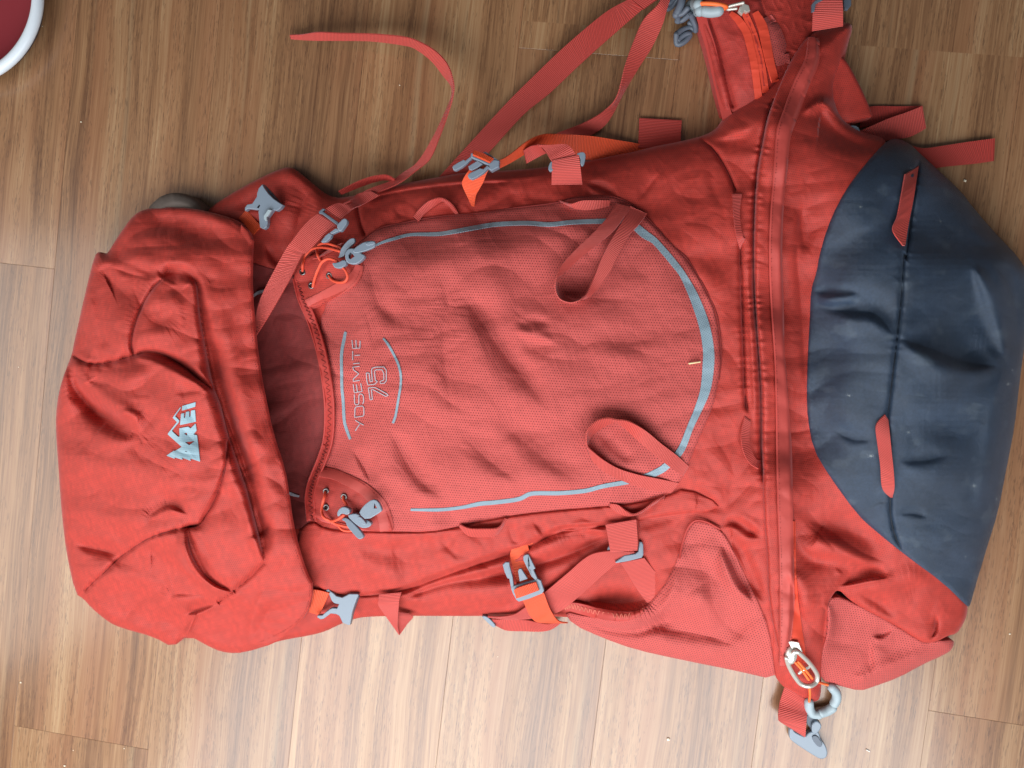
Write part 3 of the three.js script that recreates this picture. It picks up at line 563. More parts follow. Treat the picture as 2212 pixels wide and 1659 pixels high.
// net pocket at the lower side of the base
const netPocket = panel({ name: 'side_pocket', outline: [[1217, 1319], [1237, 1349], [1304, 1379], [1371, 1403], [1475, 1426], [1591, 1449], [1675, 1469], [1671, 1426], [1661, 1356], [1641, 1306], [1608, 1239], [1575, 1169], [1555, 1143], [1528, 1128], [1501, 1124], [1488, 1136], [1475, 1166], [1471, 1180], [1464, 1205], [1454, 1230], [1431, 1273], [1387, 1319], [1337, 1336], [1271, 1334]], smooth: 1, h: (x, y) => G(x, y) + .003, mat: M.mesh, parent: pack, cell: 2, edgeR: 8, edgeDrop: .002, skirt: (x, y, h) => silD(x, y) < 14 ? 0.001 : h - .008 });
panel({ name: 'net_gusset', outline: [[1800, 1284], [1841, 1300], [1935, 1349], [1968, 1371], [1997, 1388], [2020, 1384], [2062, 1380], [2058, 1402], [2041, 1414], [1995, 1434], [1941, 1464], [1885, 1484], [1858, 1493], [1808, 1480], [1774, 1470], [1770, 1430], [1780, 1373], [1784, 1313]], smooth: 1, h: (x, y) => G(x, y) - .0015, mat: M.mesh, parent: pack, cell: 2, edgeR: 8, edgeDrop: .003, skirt: toFloor });
// front pocket of net cloth
const POCKET = [[700, 640], [705, 660], [690, 693], [697, 753], [704, 820], [710, 886], [706, 953], [692, 996], [676, 1036], [668, 1073], [672, 1120], [760, 1146], [847, 1148], [924, 1149], [990, 1138], [1060, 1120], [1170, 1104], [1311, 1093], [1370, 1086], [1444, 1066], [1470, 1042], [1488, 1003], [1508, 953], [1541, 880], [1553, 820], [1558, 770], [1548, 680], [1525, 626], [1485, 560], [1470, 545], [1404, 477], [1367, 443], [1337, 428], [1304, 423], [1237, 427], [1204, 437], [1104, 450], [1037, 460], [944, 468], [877, 480], [820, 493], [790, 513], [750, 545], [660, 590]];
const pocket = panel({ name: 'front_pocket', outline: POCKET, smooth: 1, h: (x, y, d) => G(x, y) + .0035 + .0016 * smooth(0, 60, d), mat: M.mesh, parent: pack, cell: 2, edgeR: 11, edgeDrop: .0042, skirt: onBody(.007), uvTurn: 0.06 });
// the front edge of the pack overlapping the gusset on the lower side
panel({ name: 'front_edge', outline: [[672, 1123], [700, 1142], [760, 1149], [847, 1150], [924, 1151], [990, 1140], [1060, 1122], [1170, 1106], [1311, 1095], [1370, 1088], [1440, 1072], [1480, 1052], [1560, 1090], [1530, 1106], [1475, 1109], [1374, 1123], [1304, 1136], [1250, 1146], [1204, 1149], [1144, 1181], [1097, 1199], [1004, 1229], [937, 1253], [871, 1276], [814, 1286], [771, 1288], [720, 1290], [650, 1240], [640, 1150]], smooth: 1, h: (x, y) => G(x, y) + .004, mat: M.cloth, parent: pack, cell: 2, edgeR: 9, edgeDrop: .0035, skirt: onBody(.009) });
// lid
const lidS = soundings([
  [123, 920, .034], [160, 700, .036], [200, 570, .034], [240, 530, .034], [300, 460, .032], [128, 1060, .034], [140, 1180, .032], [180, 1290, .028], [260, 1352, .024], [370, 1392, .018], [410, 1375, .018], [470, 1403, .016], [527, 1405, .02], [620, 1362, .034], [665, 1330, .044],
  [430, 470, .044], [360, 455, .036], [500, 480, .056], [540, 520, .062],
  [210, 640, .062], [250, 600, .064], [230, 720, .070], [190, 860, .066], [190, 980, .072], [200, 1100, .070], [210, 1200, .058], [250, 1280, .048], [330, 1340, .036],
  [300, 560, .072], [380, 560, .074], [300, 700, .084], [300, 850, .092], [290, 980, .090], [300, 1100, .090], [300, 1220, .072], [380, 1260, .066],
  [400, 680, .088], [400, 900, .098], [420, 1020, .100], [430, 1150, .094], [470, 1230, .086], [440, 1330, .052],
  [470, 580, .078], [500, 700, .082], [520, 850, .086], [540, 950, .092], [560, 1080, .094], [590, 1180, .088], [600, 1270, .070], [560, 1340, .048],
  [545, 600, .074], [555, 720, .078], [570, 850, .082], [610, 1010, .082], [640, 1130, .078], [675, 1265, .064]
], 58, 90, 420, 720, 1430);
const LF = [];
const l = (pts, a, w1, w2, o) => LF.push(stroke(pts, a, w1, w2, o));
// deep groove between the top pocket and the hem band
const groove = V([415, 600], [427, 620], [434, 686], [448, 766], [462, 833], [477, 873], [493, 936], [510, 986], [533, 1053], [547, 1106], [560, 1156], [573, 1216]);
l(groove, -.013, 13, 20, { ends: .06 }); l(groove, -0.0069, 3.2, 3.2, { sharp: 1, ends: .05 });
l(V([460, 640], [480, 720], [500, 830], [530, 930], [560, 1010], [590, 1100], [600, 1190]), .006, 20, 24);
l(t01([1280, 200], [1330, 120], [1400, 130], [1420, 180]), .006, 16, 12);
l(t01([1020, 150], [1150, 110], [1240, 150], [1275, 205]), -.008, 10, 14);
l(t01([700, 60], [860, 120], [1000, 130], [1050, 160]), -.009, 12, 18);
l(t01([560, 230], [640, 90], [740, 80], [900, 130], [1040, 165]), .006, 10, 26);
l(t01([1060, 20], [1180, 110], [1270, 170]), .007, 14, 10);
l(t01([1000, 60], [1060, 130], [1170, 190]), -.008, 12, 12);
// seam arcs
l(t01([1050, 150], [960, 250], [880, 420], [850, 560], [865, 640]), -.006, 7, 16, { ends: .05 });
l(t01([1050, 150], [960, 250], [880, 420], [850, 560], [865, 640]), -0.0057, 3.2, 3.2, { sharp: 1, ends: .03 });
l(t01([590, 170], [580, 360], [590, 560], [620, 690]), .005, 9, 22);
l(t01([640, 500], [740, 500], [840, 470]), -.006, 14, 20);
l(t01([600, 600], [700, 640], [850, 610]), .005, 14);
l(t01([465, 640], [540, 685], [620, 700], [720, 685], [850, 650], [950, 622], [1060, 640], [1180, 710], [1290, 800], [1370, 860]), -0.0103, 4.96, 4.96, { sharp: 1, ends: .04 });
l(t01([880, 640], [1000, 650], [1150, 710], [1290, 800], [1380, 880]), -.0065, 7, 14, { ends: .06 });
l(t01([465, 640], [540, 685], [620, 700], [720, 685], [850, 650]), .003, 14, 14, { puck: 24, ends: .05 });
l(t01([900, 480], [1050, 560], [1200, 640]), .006, 26, 30);
l(t01([920, 330], [1040, 430], [1120, 360], [1150, 230]), -.010, 22, 26);
l(t01([1120, 470], [1200, 540], [1290, 690]), -.009, 24, 16);
l(t01([1130, 200], [1110, 310], [1180, 450]), .006, 12, 16);
// the big dent on the crown
l(t01([440, 700], [470, 860], [560, 960], [700, 1100], [880, 1180]), -.017, 20, 34, { ends: .12 });
l(t01([470, 660], [540, 860], [700, 1000], [850, 1060], [900, 1190]), .008, 16, 14);
l(t01([440, 900], [520, 1080], [560, 1220], [700, 1240]), -.010, 26, 30);
l(t01([620, 760], [840, 820], [1000, 860]), .008, 40);
l(t01([820, 1060], [900, 1150], [1060, 960]), -.005, 20, 16);
l(t01([1120, 900], [1240, 880], [1340, 880]), -.006, 14, 10);
l(t01([1080, 1000], [1040, 1200], [1000, 1340]), -.006, 18, 22);
l(t01([500, 1380], [700, 1400], [950, 1340], [1180, 1360]), .008, 34, 40);
l(t01([1090, 1500], [1180, 1470], [1300, 1480]), .005, 16);
l(t01([1060, 1520], [1080, 1600], [1180, 1620]), -.006, 14);
// lower pocket seams
l(t01([1480, 1190], [1462, 1350], [1422, 1500], [1382, 1600], [1340, 1668], [1290, 1740], [1212, 1756]), -0.0103, 4.96, 4.34, { sharp: 1, ends: .04 });
l(t02([1290, 85], [1210, 100], [1080, 130], [980, 165], [860, 235], [760, 310], [690, 380], [610, 450], [540, 525]), -0.0080, 4.34, 5.58, { sharp: 1, ends: .03 });
l(t02([1210, 100], [1080, 130], [980, 165], [860, 235], [760, 310], [690, 380], [610, 450], [540, 525]), .0022, 16, 16, { puck: 30, ends: .03 });
l(t02([1215, 100], [1220, 180], [1250, 290], [1320, 400], [1410, 475], [1510, 515]), -.0075, 8, 10, { ends: .06 });
l(t02([1170, 100], [1160, 220], [1220, 350], [1320, 460]), .004, 12);
l(t02([1510, 515], [1600, 440], [1690, 355], [1720, 330]), -0.0080, 4.96, 5.58, { sharp: 1, ends: .03 });
l(t02([1530, 500], [1540, 420], [1500, 330], [1470, 180]), -.008, 22, 20);
l(t02([1720, 330], [1750, 342], [1800, 310], [1835, 265]), -.008, 6, 12);
l(t02([1640, -60], [1690, 100], [1720, 220], [1745, 300]), -.008, 10, 16);
l(t02([1760, 40], [1700, 130], [1580, 170]), -.006, 10, 12);
l(t02([460, 180], [640, 200], [820, 250]), .007, 14, 16);
l(t02([480, 220], [620, 240], [780, 290]), -.008, 16, 16);
l(t02([960, 100], [980, 20], [1100, -40], [1230, 20]), -.006, 14, 10);
l(t02([880, 240], [1000, 210], [1150, 300], [1300, 450]), .007, 22, 22);
l(t02([850, 300], [950, 330], [1020, 400]), -.005, 18);
l(t02([720, 700], [880, 560], [1060, 500], [1250, 560]), -.007, 34, 40);
l(t02([1090, 640], [1120, 540], [1300, 540], [1400, 590]), -.008, 22, 14);
l(t02([1410, 590], [1300, 635], [1190, 675]), -.012, 5, 12);
l(t02([1410, 590], [1460, 550], [1510, 518]), -0.0080, 3.72, 4.96, { sharp: 1, ends: .05 });
l(t02([1270, 655], [1215, 780], [1170, 830]), .012, 8, 8, { ends: .1 });
l(t02([1280, 660], [1250, 740], [1225, 790]), -.012, 6, 9);
l(t02([1180, 680], [1100, 760], [980, 790]), .006, 14);
l(t02([1750, 420], [1650, 640], [1600, 850]), .006, 14, 16);
l(t02([1780, 560], [1700, 720], [1610, 860]), -.008, 18, 18);
l(t02([1450, 680], [1500, 610], [1560, 640]), -.005, 18);
l(t01([1420, 880], [1450, 1000], [1550, 1250], [1590, 1380], [1640, 1500]), -.005, 10, 10);
l(t01([1640, 1050], [1560, 1200], [1600, 1330]), .005, 20);
l(t02([440, 330], [620, 300], [800, 330], [960, 420]), -.012, 34, 30);
l(t02([640, 620], [800, 520], [980, 470], [1180, 540]), -.012, 40, 34);
l(t02([620, 560], [800, 440], [1000, 400]), .009, 30);
l(t02([1000, 650], [1150, 700], [1230, 680]), .008, 26);
l(t02([1330, 640], [1430, 700], [1520, 660], [1620, 560]), -.011, 26, 30);
l(t02([1500, 800], [1640, 700], [1740, 560]), .009, 24);
l(t01([480, 1330], [640, 1430], [860, 1440], [1040, 1360]), .012, 44, 40);
l(t01([430, 1480], [600, 1560], [900, 1600]), -.009, 40, 34);
l(t01([660, 1200], [800, 1320], [1000, 1290], [1090, 1120]), -.012, 36, 40);
l(t00([900, 1500], [1120, 1470], [1330, 1540], [1480, 1560]), -.010, 30, 34);
l(t00([960, 1400], [1200, 1400], [1440, 1470]), .008, 28);
const LGs = gridded((x, y) => lidS(x, y) + 1.0 * strokesAt(LF, x, y) + crumple(x, y, 0.0006, 66) + 1.4 * soft(x + 300, y + 77), 90, 420, 720, 1430, 2);
const LIDP = [[547, 507], [507, 473], [467, 461], [413, 449], [350, 447], [310, 452], [287, 466], [267, 493], [247, 523], [233, 547], [226, 548], [213, 543], [204, 553], [187, 620], [160, 740], [155, 766], [151, 776], [133, 823], [123, 870], [120, 920], [127, 1020], [133, 1106], [143, 1193], [163, 1283], [180, 1293], [197, 1313], [233, 1343], [260, 1356], [333, 1376], [373, 1399], [405, 1371], [463, 1403], [493, 1411], [527, 1410], [597, 1389], [623, 1366], [665, 1327], [677, 1269], [660, 1236], [643, 1183], [630, 1126], [623, 1073], [613, 1013], [587, 936], [570, 853], [560, 800], [550, 720], [543, 633], [543, 553]];
const lid = panel({ name: 'lid', outline: LIDP, smooth: 1, h: (x, y) => LGs(x, y), mat: M.cloth, parent: pack, cell: 2, edgeR: 20, edgeDrop: (x, y) => (x > 520 && y > 480 && y < 1395 ? .003 : .012), skirt: (x, y, h) => (x > 480 && y > 484 && y < 1372 ? h - .004 : 0.001) });
// ---------------------------------------------------------------- prints and trims on the cloth
const pl = (pts, step = 4) => polyline(pts, step);
// mountain emblem and letters on the lid
{
  const D = (o) => ({ h: (x, y) => LGs(x, y) + .0011, mat: M.logo, parent: lid, cell: 1, edgeR: 1, edgeDrop: 0, skirt: onBody(.001), smooth: 0, surface: false, ...o });
  panel(D({ name: 'letter', outline: rei([650, 270], [940, 185], [930, 285], [640, 372]) }));
  panel(D({ name: 'letter', outline: rei([625, 435], [690, 425], [680, 530], [712, 525], [728, 400], [800, 385], [800, 505], [830, 500], [838, 370], [925, 355], [945, 612], [600, 685]) }));
  panel(D({ name: 'mountain_emblem', outline: rei([622, 296], [490, 490], [582, 580], [572, 625], [425, 800], [435, 825], [560, 940], [592, 935], [585, 755], [780, 720], [830, 760], [940, 650], [960, 800], [890, 890], [970, 905], [1035, 1480], [820, 1410], [835, 1465], [635, 1390], [660, 1440], [475, 1385], [490, 1420], [305, 1350], [475, 1235], [470, 1260], [640, 1160], [610, 1135], [335, 890], [335, 870], [536, 620], [440, 525], [470, 480], [606, 296]), holes: [rei([680, 870], [750, 850], [760, 915]), rei([710, 1060], [925, 1030], [800, 1125]), rei([705, 1250], [765, 1255], [730, 1275])] }));
}
// reflective lines and lettering on the front pocket
const stripe = (pts, o) => drape('reflective_stripe', pts, M.stripe, pocket, { up: .0005, nc: 4, ...o });
stripe(V([809, 531, 4], [828, 523, 5], [847, 517, 6], [887, 507, 6], [951, 505, 8], [1020, 493, 9], [1070, 485, 9], [1137, 482, 9], [1187, 485, 9], [1237, 480, 9], [1297, 478, 10], [1352, 477, 11]));
stripe(V([1374, 490, 16], [1392, 506, 17], [1413, 520, 14], [1436, 545, 14], [1456, 569, 14], [1476, 596, 14], [1501, 646, 20], [1521, 703, 23], [1530, 753, 24], [1530, 790, 25], [1524, 840, 22], [1510, 880, 17], [1491, 923, 14], [1474, 966, 15], [1458, 988, 15], [1434, 1011, 15], [1410, 1024, 14], [1394, 1030, 13], [1354, 1041, 10], [1304, 1050, 9], [1264, 1060, 9], [1210, 1065, 9], [1150, 1066, 9], [1120, 1078, 9], [1070, 1085, 9], [1037, 1088, 9], [997, 1096, 7], [950, 1101, 7], [887, 1101, 5]));
const print = (pts, w = 1.7, o = {}) => { const P = o.curve ? spline(pts, pts.length * 6) : pl(pts, 4); return drape('x', P.map((p) => [p[0], p[1], w]), M.print, pocket, { raw: true, nc: 2, up: .0009, th: .0004, geo: true }); };
drape('printed_arc', ys([110, 95, 5], [90, 200, 6], [62, 340, 6], [52, 480, 6], [55, 700, 6], [60, 900, 6], [78, 1100, 6], [92, 1350, 6], [125, 1480, 6], [178, 1620, 5]), M.stripe, pocket, { up: .0006 });
drape('printed_arc', ys([645, 190, 4], [710, 270, 5], [790, 410, 5], [860, 560, 5], [893, 700, 5], [893, 850, 5], [870, 1000, 5], [845, 1150, 5], [820, 1290, 5], [782, 1395, 5]), M.stripe, pocket, { up: .0006 });
{
  const L = {
    y: [[[250, 1352], [300, 1385], [368, 1420]], [[248, 1502], [310, 1410]]],
    o: [[[245, 1180], [240, 1310], [355, 1295], [372, 1270], [370, 1170], [350, 1148], [262, 1160], [245, 1180]]],
    s: [[[236, 985], [240, 1110], [256, 1132], [286, 1130], [300, 1110], [300, 1000], [318, 976], [348, 982], [364, 1010], [368, 1085], [355, 1120]]],
    e: [[[220, 840], [235, 960], [346, 942], [326, 825]], [[266, 842], [280, 948]]],
    m: [[[310, 585], [213, 597], [228, 640], [300, 690], [222, 765], [222, 800], [312, 785]]],
    i: [[[220, 550], [310, 540]]],
    t: [[[212, 370], [212, 500]], [[240, 432], [315, 426]]],
    f: [[[202, 215], [214, 332], [314, 326], [318, 222]], [[257, 213], [264, 328]]],
    seven: [[[435, 892], [530, 885], [700, 978], [716, 1000], [682, 1012], [500, 915], [478, 920], [492, 1056], [460, 1062], [435, 892]]],
    five: [[[405, 680], [415, 800], [430, 850], [525, 840], [565, 800], [535, 785], [522, 655], [545, 635], [630, 635], [655, 690], [655, 780], [602, 800], [606, 830], [662, 825], [690, 790], [690, 640], [655, 594], [540, 597], [490, 612], [480, 650], [492, 800], [462, 804], [445, 682], [405, 680]]],
  };
  for (const [k, paths] of Object.entries(L)) mesh(k === 'seven' || k === 'five' ? 'numeral' : 'letter', mergeGeometries(paths.map((p) => print(ys(...p)))), M.print, pocket);
}
// elastic edge of the pocket mouth, piping cords and stitches
const mouth = V([634, 603], [645, 646], [665, 693], [684, 753], [697, 820], [703, 886], [699, 953], [685, 996], [669, 1036], [661, 1073], [665, 1124]);
const bind = drape('binding', mouth.map((p) => [p[0] + 9, p[1], 20]), M.binding, pocket, { up: .0045, th: .002, nc: 4 });
const dashes = (pts, len, gap, w, up, mat, name, parent) => {          // a row of stitches
  const P = pl(spline(pts, pts.length * 8), 2), g = []; let acc = 0, run = [];
  for (let i = 1; i < P.length; i++) { const d = Math.hypot(P[i][0] - P[i - 1][0], P[i][1] - P[i - 1][1]); acc += d; const ph = acc % (len + gap); if (ph < len) run.push(P[i]); else if (run.length > 1) { g.push(run); run = []; } else run = []; }
  const geos = g.map((r) => { const a = r[0], b = r[r.length - 1]; return tube('', [[a[0], a[1], up], [(a[0] + b[0]) / 2, (a[1] + b[1]) / 2, up + .0003], [b[0], b[1], up]], w, null, null, { rel: true, geo: true, n: 2, rs: 4, caps: false }); });
  if (geos.length) { const m = mesh(name || 'stitching', mergeGeometries(geos), mat, parent); m.userData.kind = 'stuff'; return m; }
};
tube('piping', mouth.map((p) => [p[0] - 1, p[1], .0052]), .0011, M.binding, bind, { rel: true, n: 90 });
tube('piping', mouth.map((p) => [p[0] + 18, p[1] + 1, .005]), .0011, M.binding, bind, { rel: true, n: 90 });
{ const z = []; const m = spline(mouth, 110); m.forEach((p, i) => z.push([p[0] + (i % 2 ? 5 : 13), p[1], .0062])); mesh('zigzag_stitching', tube('', z, .0004, null, null, { rel: true, geo: true, n: 330, rs: 4 }), M.thread, bind).userData.kind = 'stuff'; }
tube('piping', POCKET.slice(24).map((p) => [p[0], p[1], .0006]), .0007, M.thread, pocket, { rel: true, n: 120 });
// corner flaps with eyelets, elastic cord and cord locks
const flapA = panel({ name: 'corner_flap', outline: cl1([10, 1150], [150, 850], [330, 760], [560, 700], [800, 640], [1000, 700], [1140, 800], [1145, 960], [1100, 1130], [960, 1300], [640, 1500], [280, 1650], [230, 1530], [80, 1220]), smooth: 1, h: (x, y) => G(x, y) + .008, mat: M.cloth, parent: pack, cell: 2, edgeR: 6, edgeDrop: .0015, skirt: onBody(.004) });
const flapB = panel({ name: 'corner_flap', outline: cl2([400, 110], [700, 170], [1000, 270], [1280, 400], [1500, 580], [1680, 800], [1800, 1030], [1900, 1380], [1880, 1415], [1660, 1420], [1300, 1380], [800, 1230], [290, 1130], [270, 1000], [230, 880], [240, 700], [290, 500], [350, 300]), smooth: 1, h: (x, y) => G(x, y) + .0085, mat: M.clothPink, parent: pack, cell: 2, edgeR: 6, edgeDrop: .0015, skirt: onBody(.004) });
drape('edge_tape', cl1([240, 1590, 26], [520, 1450, 26], [780, 1310, 26], [960, 1190, 24], [1060, 1060, 22], [1100, 930, 16]), M.twill, flapA, { up: .0009, th: .0012 });
drape('edge_tape', cl2([400, 190, 22], [700, 250, 22], [980, 370, 24], [1280, 530, 26], [1480, 700, 28], [1640, 900, 30], [1740, 1150, 30], [1780, 1400, 30]), M.twill, flapB, { up: .0009, th: .0012 });
dashes(cl1([200, 1530], [500, 1360], [760, 1230], [900, 1110], [980, 1000]), 3, 3, .0003, .0012, M.thread, 'stitching', flapA);
dashes(cl1([330, 1650], [620, 1490], [880, 1330], [1040, 1170], [1110, 1010]), 3, 3, .0003, .0016, M.thread, 'stitching', flapA);
dashes(cl2([420, 280], [700, 340], [980, 470], [1240, 600], [1400, 740]), 3, 3, .0003, .0012, M.thread, 'stitching', flapB);
dashes(cl2([500, 130], [800, 210], [1060, 320], [1320, 460], [1540, 640], [1700, 860], [1800, 1100], [1850, 1380]), 3, 3, .0003, .0018, M.thread, 'stitching', flapB);
const eyelet = (p, parent) => { const h = top(...p), c = at(p[0], p[1], h + .0009), g = new THREE.TorusGeometry(.0027, .0011, 8, 22); g.rotateX(Math.PI / 2); g.translate(c.x, c.y, c.z); const e = mesh('eyelet', g, M.gun, parent); const d = new THREE.CylinderGeometry(.0022, .0022, .0006, 16); d.translate(c.x, c.y - .0004, c.z); mesh('eyelet_hole', d, M.hole, e); };
for (const p of cl1([315, 1262], [608, 1100], [170, 1040])) eyelet(p, flapA);
for (const p of cl2([538, 592], [905, 706], [540, 920])) eyelet(p, flapB);
const cord = (pts, parent, o = {}) => tube('elastic_cord', pts, .0015, M.cord, parent, { rel: true, n: pts.length * 10, ...o });
cord(cl1([340, 1280, .0005], [360, 1180, .004], [420, 1010, .006], [500, 870, .008], [600, 825, .008], [690, 845, .008], [740, 870, .008]), flapA);
cord(cl1([600, 1105, .0005], [650, 1170, .003], [760, 1210, .005], [870, 1190, .006], [905, 1120, .007], [880, 1030, .008], [830, 970, .008]), flapA);
cord(cl1([170, 1020, .0005], [170, 930, .004], [210, 790, .006], [300, 680, .007], [430, 640, .008], [600, 655, .009], [770, 700, .009]), flapA);
cord(cl1([460, 850, .002], [420, 770, .004], [410, 660, .006], [450, 590, .008], [540, 570, .009], [680, 605, .010], [800, 650, .010]), flapA);
cord(cl2([520, 610, .0005], [500, 720, .004], [460, 880, .005], [450, 1010, .006], [500, 1130, .008], [620, 1195, .009], [770, 1170, .010], [900, 1080, .011]), flapB);
cord(cl2([890, 700, .0005], [900, 780, .003], [950, 860, .006], [970, 940, .008]), flapB);
cord(cl2([560, 1160, .006], [700, 1240, .007], [850, 1290, .008], [1000, 1320, .008]), flapB);
cord(cl2([800, 1310, .004], [860, 1370, .005], [960, 1400, .006], [1080, 1400, .007]), flapB);
// cord locks: barrel, plunger and lever
function lock(parent, o) {
  const c = plate('cord_lock', o.body, M.plastic, parent, { h: o.h, th: .007, bevel: .0014, smooth: 1, holes: o.hole ? [o.hole] : [] });
  for (const a of o.arms) plate(a[0], a[1], M.plastic, c, { h: a[2], th: a[3] || .005, bevel: .0012, smooth: 1, ax: a[4] || 0, az: a[5] || 0, holes: a[6] || [] });
  return c;
}
lock(flapA, { h: .012, body: cl1([870, 700], [940, 650], [1040, 660], [1130, 740], [1190, 765], [1170, 820], [1080, 900], [980, 920], [890, 890], [860, 800]), hole: cl1([905, 760], [950, 700], [1000, 740], [1040, 790], [960, 850], [915, 830]), arms: [
  ['lock_lever', cl1([735, 810], [765, 760], [775, 690], [840, 600], [930, 510], [990, 488], [1030, 495], [1030, 560], [960, 620], [880, 680], [850, 770], [790, 800]), .017, .005, .1, .05],
  ['lock_plunger', cl1([650, 890], [740, 890], [840, 835], [890, 870], [880, 930], [800, 980], [700, 980], [665, 930]), .013, .007],
  ['zip_pull', cl1([990, 690], [1060, 620], [1180, 545], [1340, 515], [1365, 590], [1340, 640], [1170, 710], [1020, 742]), .017, .005, 0, -.1],
  ['pull_tip', cl1([1195, 560], [1340, 525], [1362, 585], [1215, 618]), .0188, .003, 0, -.1]] });
lock(flapB, { h: .012, body: cl2([960, 1090], [1060, 1050], [1190, 1050], [1300, 1150], [1400, 1190], [1470, 1240], [1440, 1320], [1330, 1350], [1240, 1340], [1100, 1240]), arms: [
  ['lock_lever', cl2([820, 1180], [900, 1130], [1000, 1170], [1150, 1300], [1290, 1440], [1325, 1510], [1260, 1570], [1190, 1550], [1060, 1420], [960, 1320], [920, 1220]), .016, .005, -.15, .1],
  ['lock_plunger', cl2([760, 1100], [770, 1000], [830, 930], [910, 905], [1020, 950], [1020, 1050], [960, 1080], [850, 1040], [800, 1110]), .014, .007],
  ['zip_pull', cl2([1195, 1060], [1240, 960], [1340, 850], [1480, 755], [1600, 780], [1690, 950], [1670, 1010], [1360, 1195]), .019, .004, 0, .12, [cl2([1500, 960], [1510, 830], [1545, 825], [1605, 950])]],
  ['lock_spring', cl2([1180, 1120], [1230, 1100], [1350, 1220], [1350, 1280], [1280, 1280], [1200, 1190]), .0165, .004]] });

// ---------------------------------------------------------------- webbing loops
const loopW = (name, L, R, o = {}) => ribbon(name, L, R, M.web, pack, { rel: true, width: .011, ...o });
const wl = (...a) => loopW('webbing_loop', ...a);
wl(lp1([920, 240, .002], [820, 400, .004], [640, 600, .007], [430, 800, .010], [260, 980, .014], [190, 1130, .018], [170, 1280, .018], [220, 1400, .016], [330, 1450, .016], [430, 1440, .017], [520, 1380, .016], [600, 1250, .012], [700, 1000, .009], [800, 780, .007], [900, 610, .005], [1000, 440, .003], [1080, 290, .002]),
   lp1([1090, 290, .002], [1010, 410, .004], [880, 580, .006], [700, 730, .007], [490, 890, .007], [330, 1040, .006], [225, 1150, .005], [205, 1230, .002], [250, 1340, .001], [330, 1400, .001], [420, 1420, .001], [580, 1380, .002], [690, 1260, .004], [830, 1080, .006], [950, 830, .006], [1060, 640, .005], [1180, 510, .004], [1280, 380, .002]), { n: 90 });
wl(lp2([1560, 850, .002], [1380, 690, .004], [1170, 530, .007], [980, 370, .012], [830, 270, .016], [680, 205, .018], [530, 190, .018], [420, 168, .018], [280, 190, .018], [160, 280, .018], [110, 370, .018], [100, 450, .017], [115, 560, .015], [200, 640, .011], [350, 760, .008], [560, 880, .005], [830, 965, .004], [1080, 1015, .003], [1420, 1085, .002]),
   lp2([1480, 990, .002], [1300, 870, .004], [1100, 710, .005], [920, 560, .006], [770, 420, .004], [640, 300, .002], [530, 240, .001], [430, 250, .001], [320, 310, .001], [220, 380, .001], [150, 460, .001], [140, 530, .001], [140, 650, .002], [200, 770, .003], [350, 920, .005], [560, 1030, .005], [760, 1110, .005], [1000, 1180, .004], [1300, 1225, .002]), { n: 90 });
wl(t10([1410, 1300, .001], [1480, 1320, .009], [1560, 1300, .011], [1650, 1298, .011], [1745, 1300, .003]), t10([1420, 1305, .001], [1500, 1345, .002], [1580, 1362, .002], [1660, 1355, .002], [1740, 1335, .001]));
wl(t10([465, 1410, .001], [510, 1350, .007], [570, 1300, .010], [640, 1284, .012], [700, 1310, .010], [745, 1360, .005], [760, 1385, .001]), t10([500, 1440, .000], [535, 1390, .001], [590, 1345, .001], [650, 1305, .002], [690, 1325, .001], [725, 1370, .001], [745, 1395, .000]));
wl(t12([770, 80, .003], [830, 105, .010], [920, 108, .011], [1020, 100, .010], [1060, 40, .003]), t12([765, 95, .002], [820, 150, .000], [900, 160, .000], [1000, 150, .000], [1080, 40, .001]));
wl(lp2([440, 1375, .002], [560, 1400, .005], [680, 1490, .008], [770, 1530, .009], [890, 1490, .009], [1050, 1370, .007], [1220, 1260, .003]), lp2([430, 1410, .001], [520, 1490, .001], [660, 1550, .001], [780, 1550, .002], [880, 1510, .002], [1010, 1420, .002], [1200, 1320, .002]));
wl(t20([320, 1255, .001], [330, 1400, .005], [345, 1520, .006], [370, 1615, .001]), t20([385, 1255, .001], [370, 1390, .002], [385, 1520, .002], [405, 1545, .001]));
wl(t21([400, 1040, .001], [378, 1150, .006], [390, 1260, .008], [430, 1340, .006], [490, 1380, .001]), t21([440, 1070, .001], [430, 1160, .003], [440, 1240, .003], [470, 1310, .003], [505, 1325, .001]));
// gear loops on the base
const gl = (L, R) => ribbon('gear_loop', L, R, M.web, base, { rel: true, width: .014 });
gl(t20([1440, 1130, .003], [1415, 1270, .004], [1390, 1400, .005], [1360, 1490, .005], [1425, 1590, .002]), t20([1528, 1075, .002], [1510, 1190, .005], [1490, 1310, .007], [1462, 1450, .007], [1440, 1592, .002]));
gl(t21([1310, 1030, .002], [1252, 1100, .004], [1262, 1220, .005], [1280, 1360, .006], [1292, 1500, .005], [1345, 1560, .002]), t21([1328, 1060, .002], [1340, 1150, .006], [1355, 1280, .007], [1368, 1400, .007], [1372, 1500, .005], [1358, 1566, .002]));

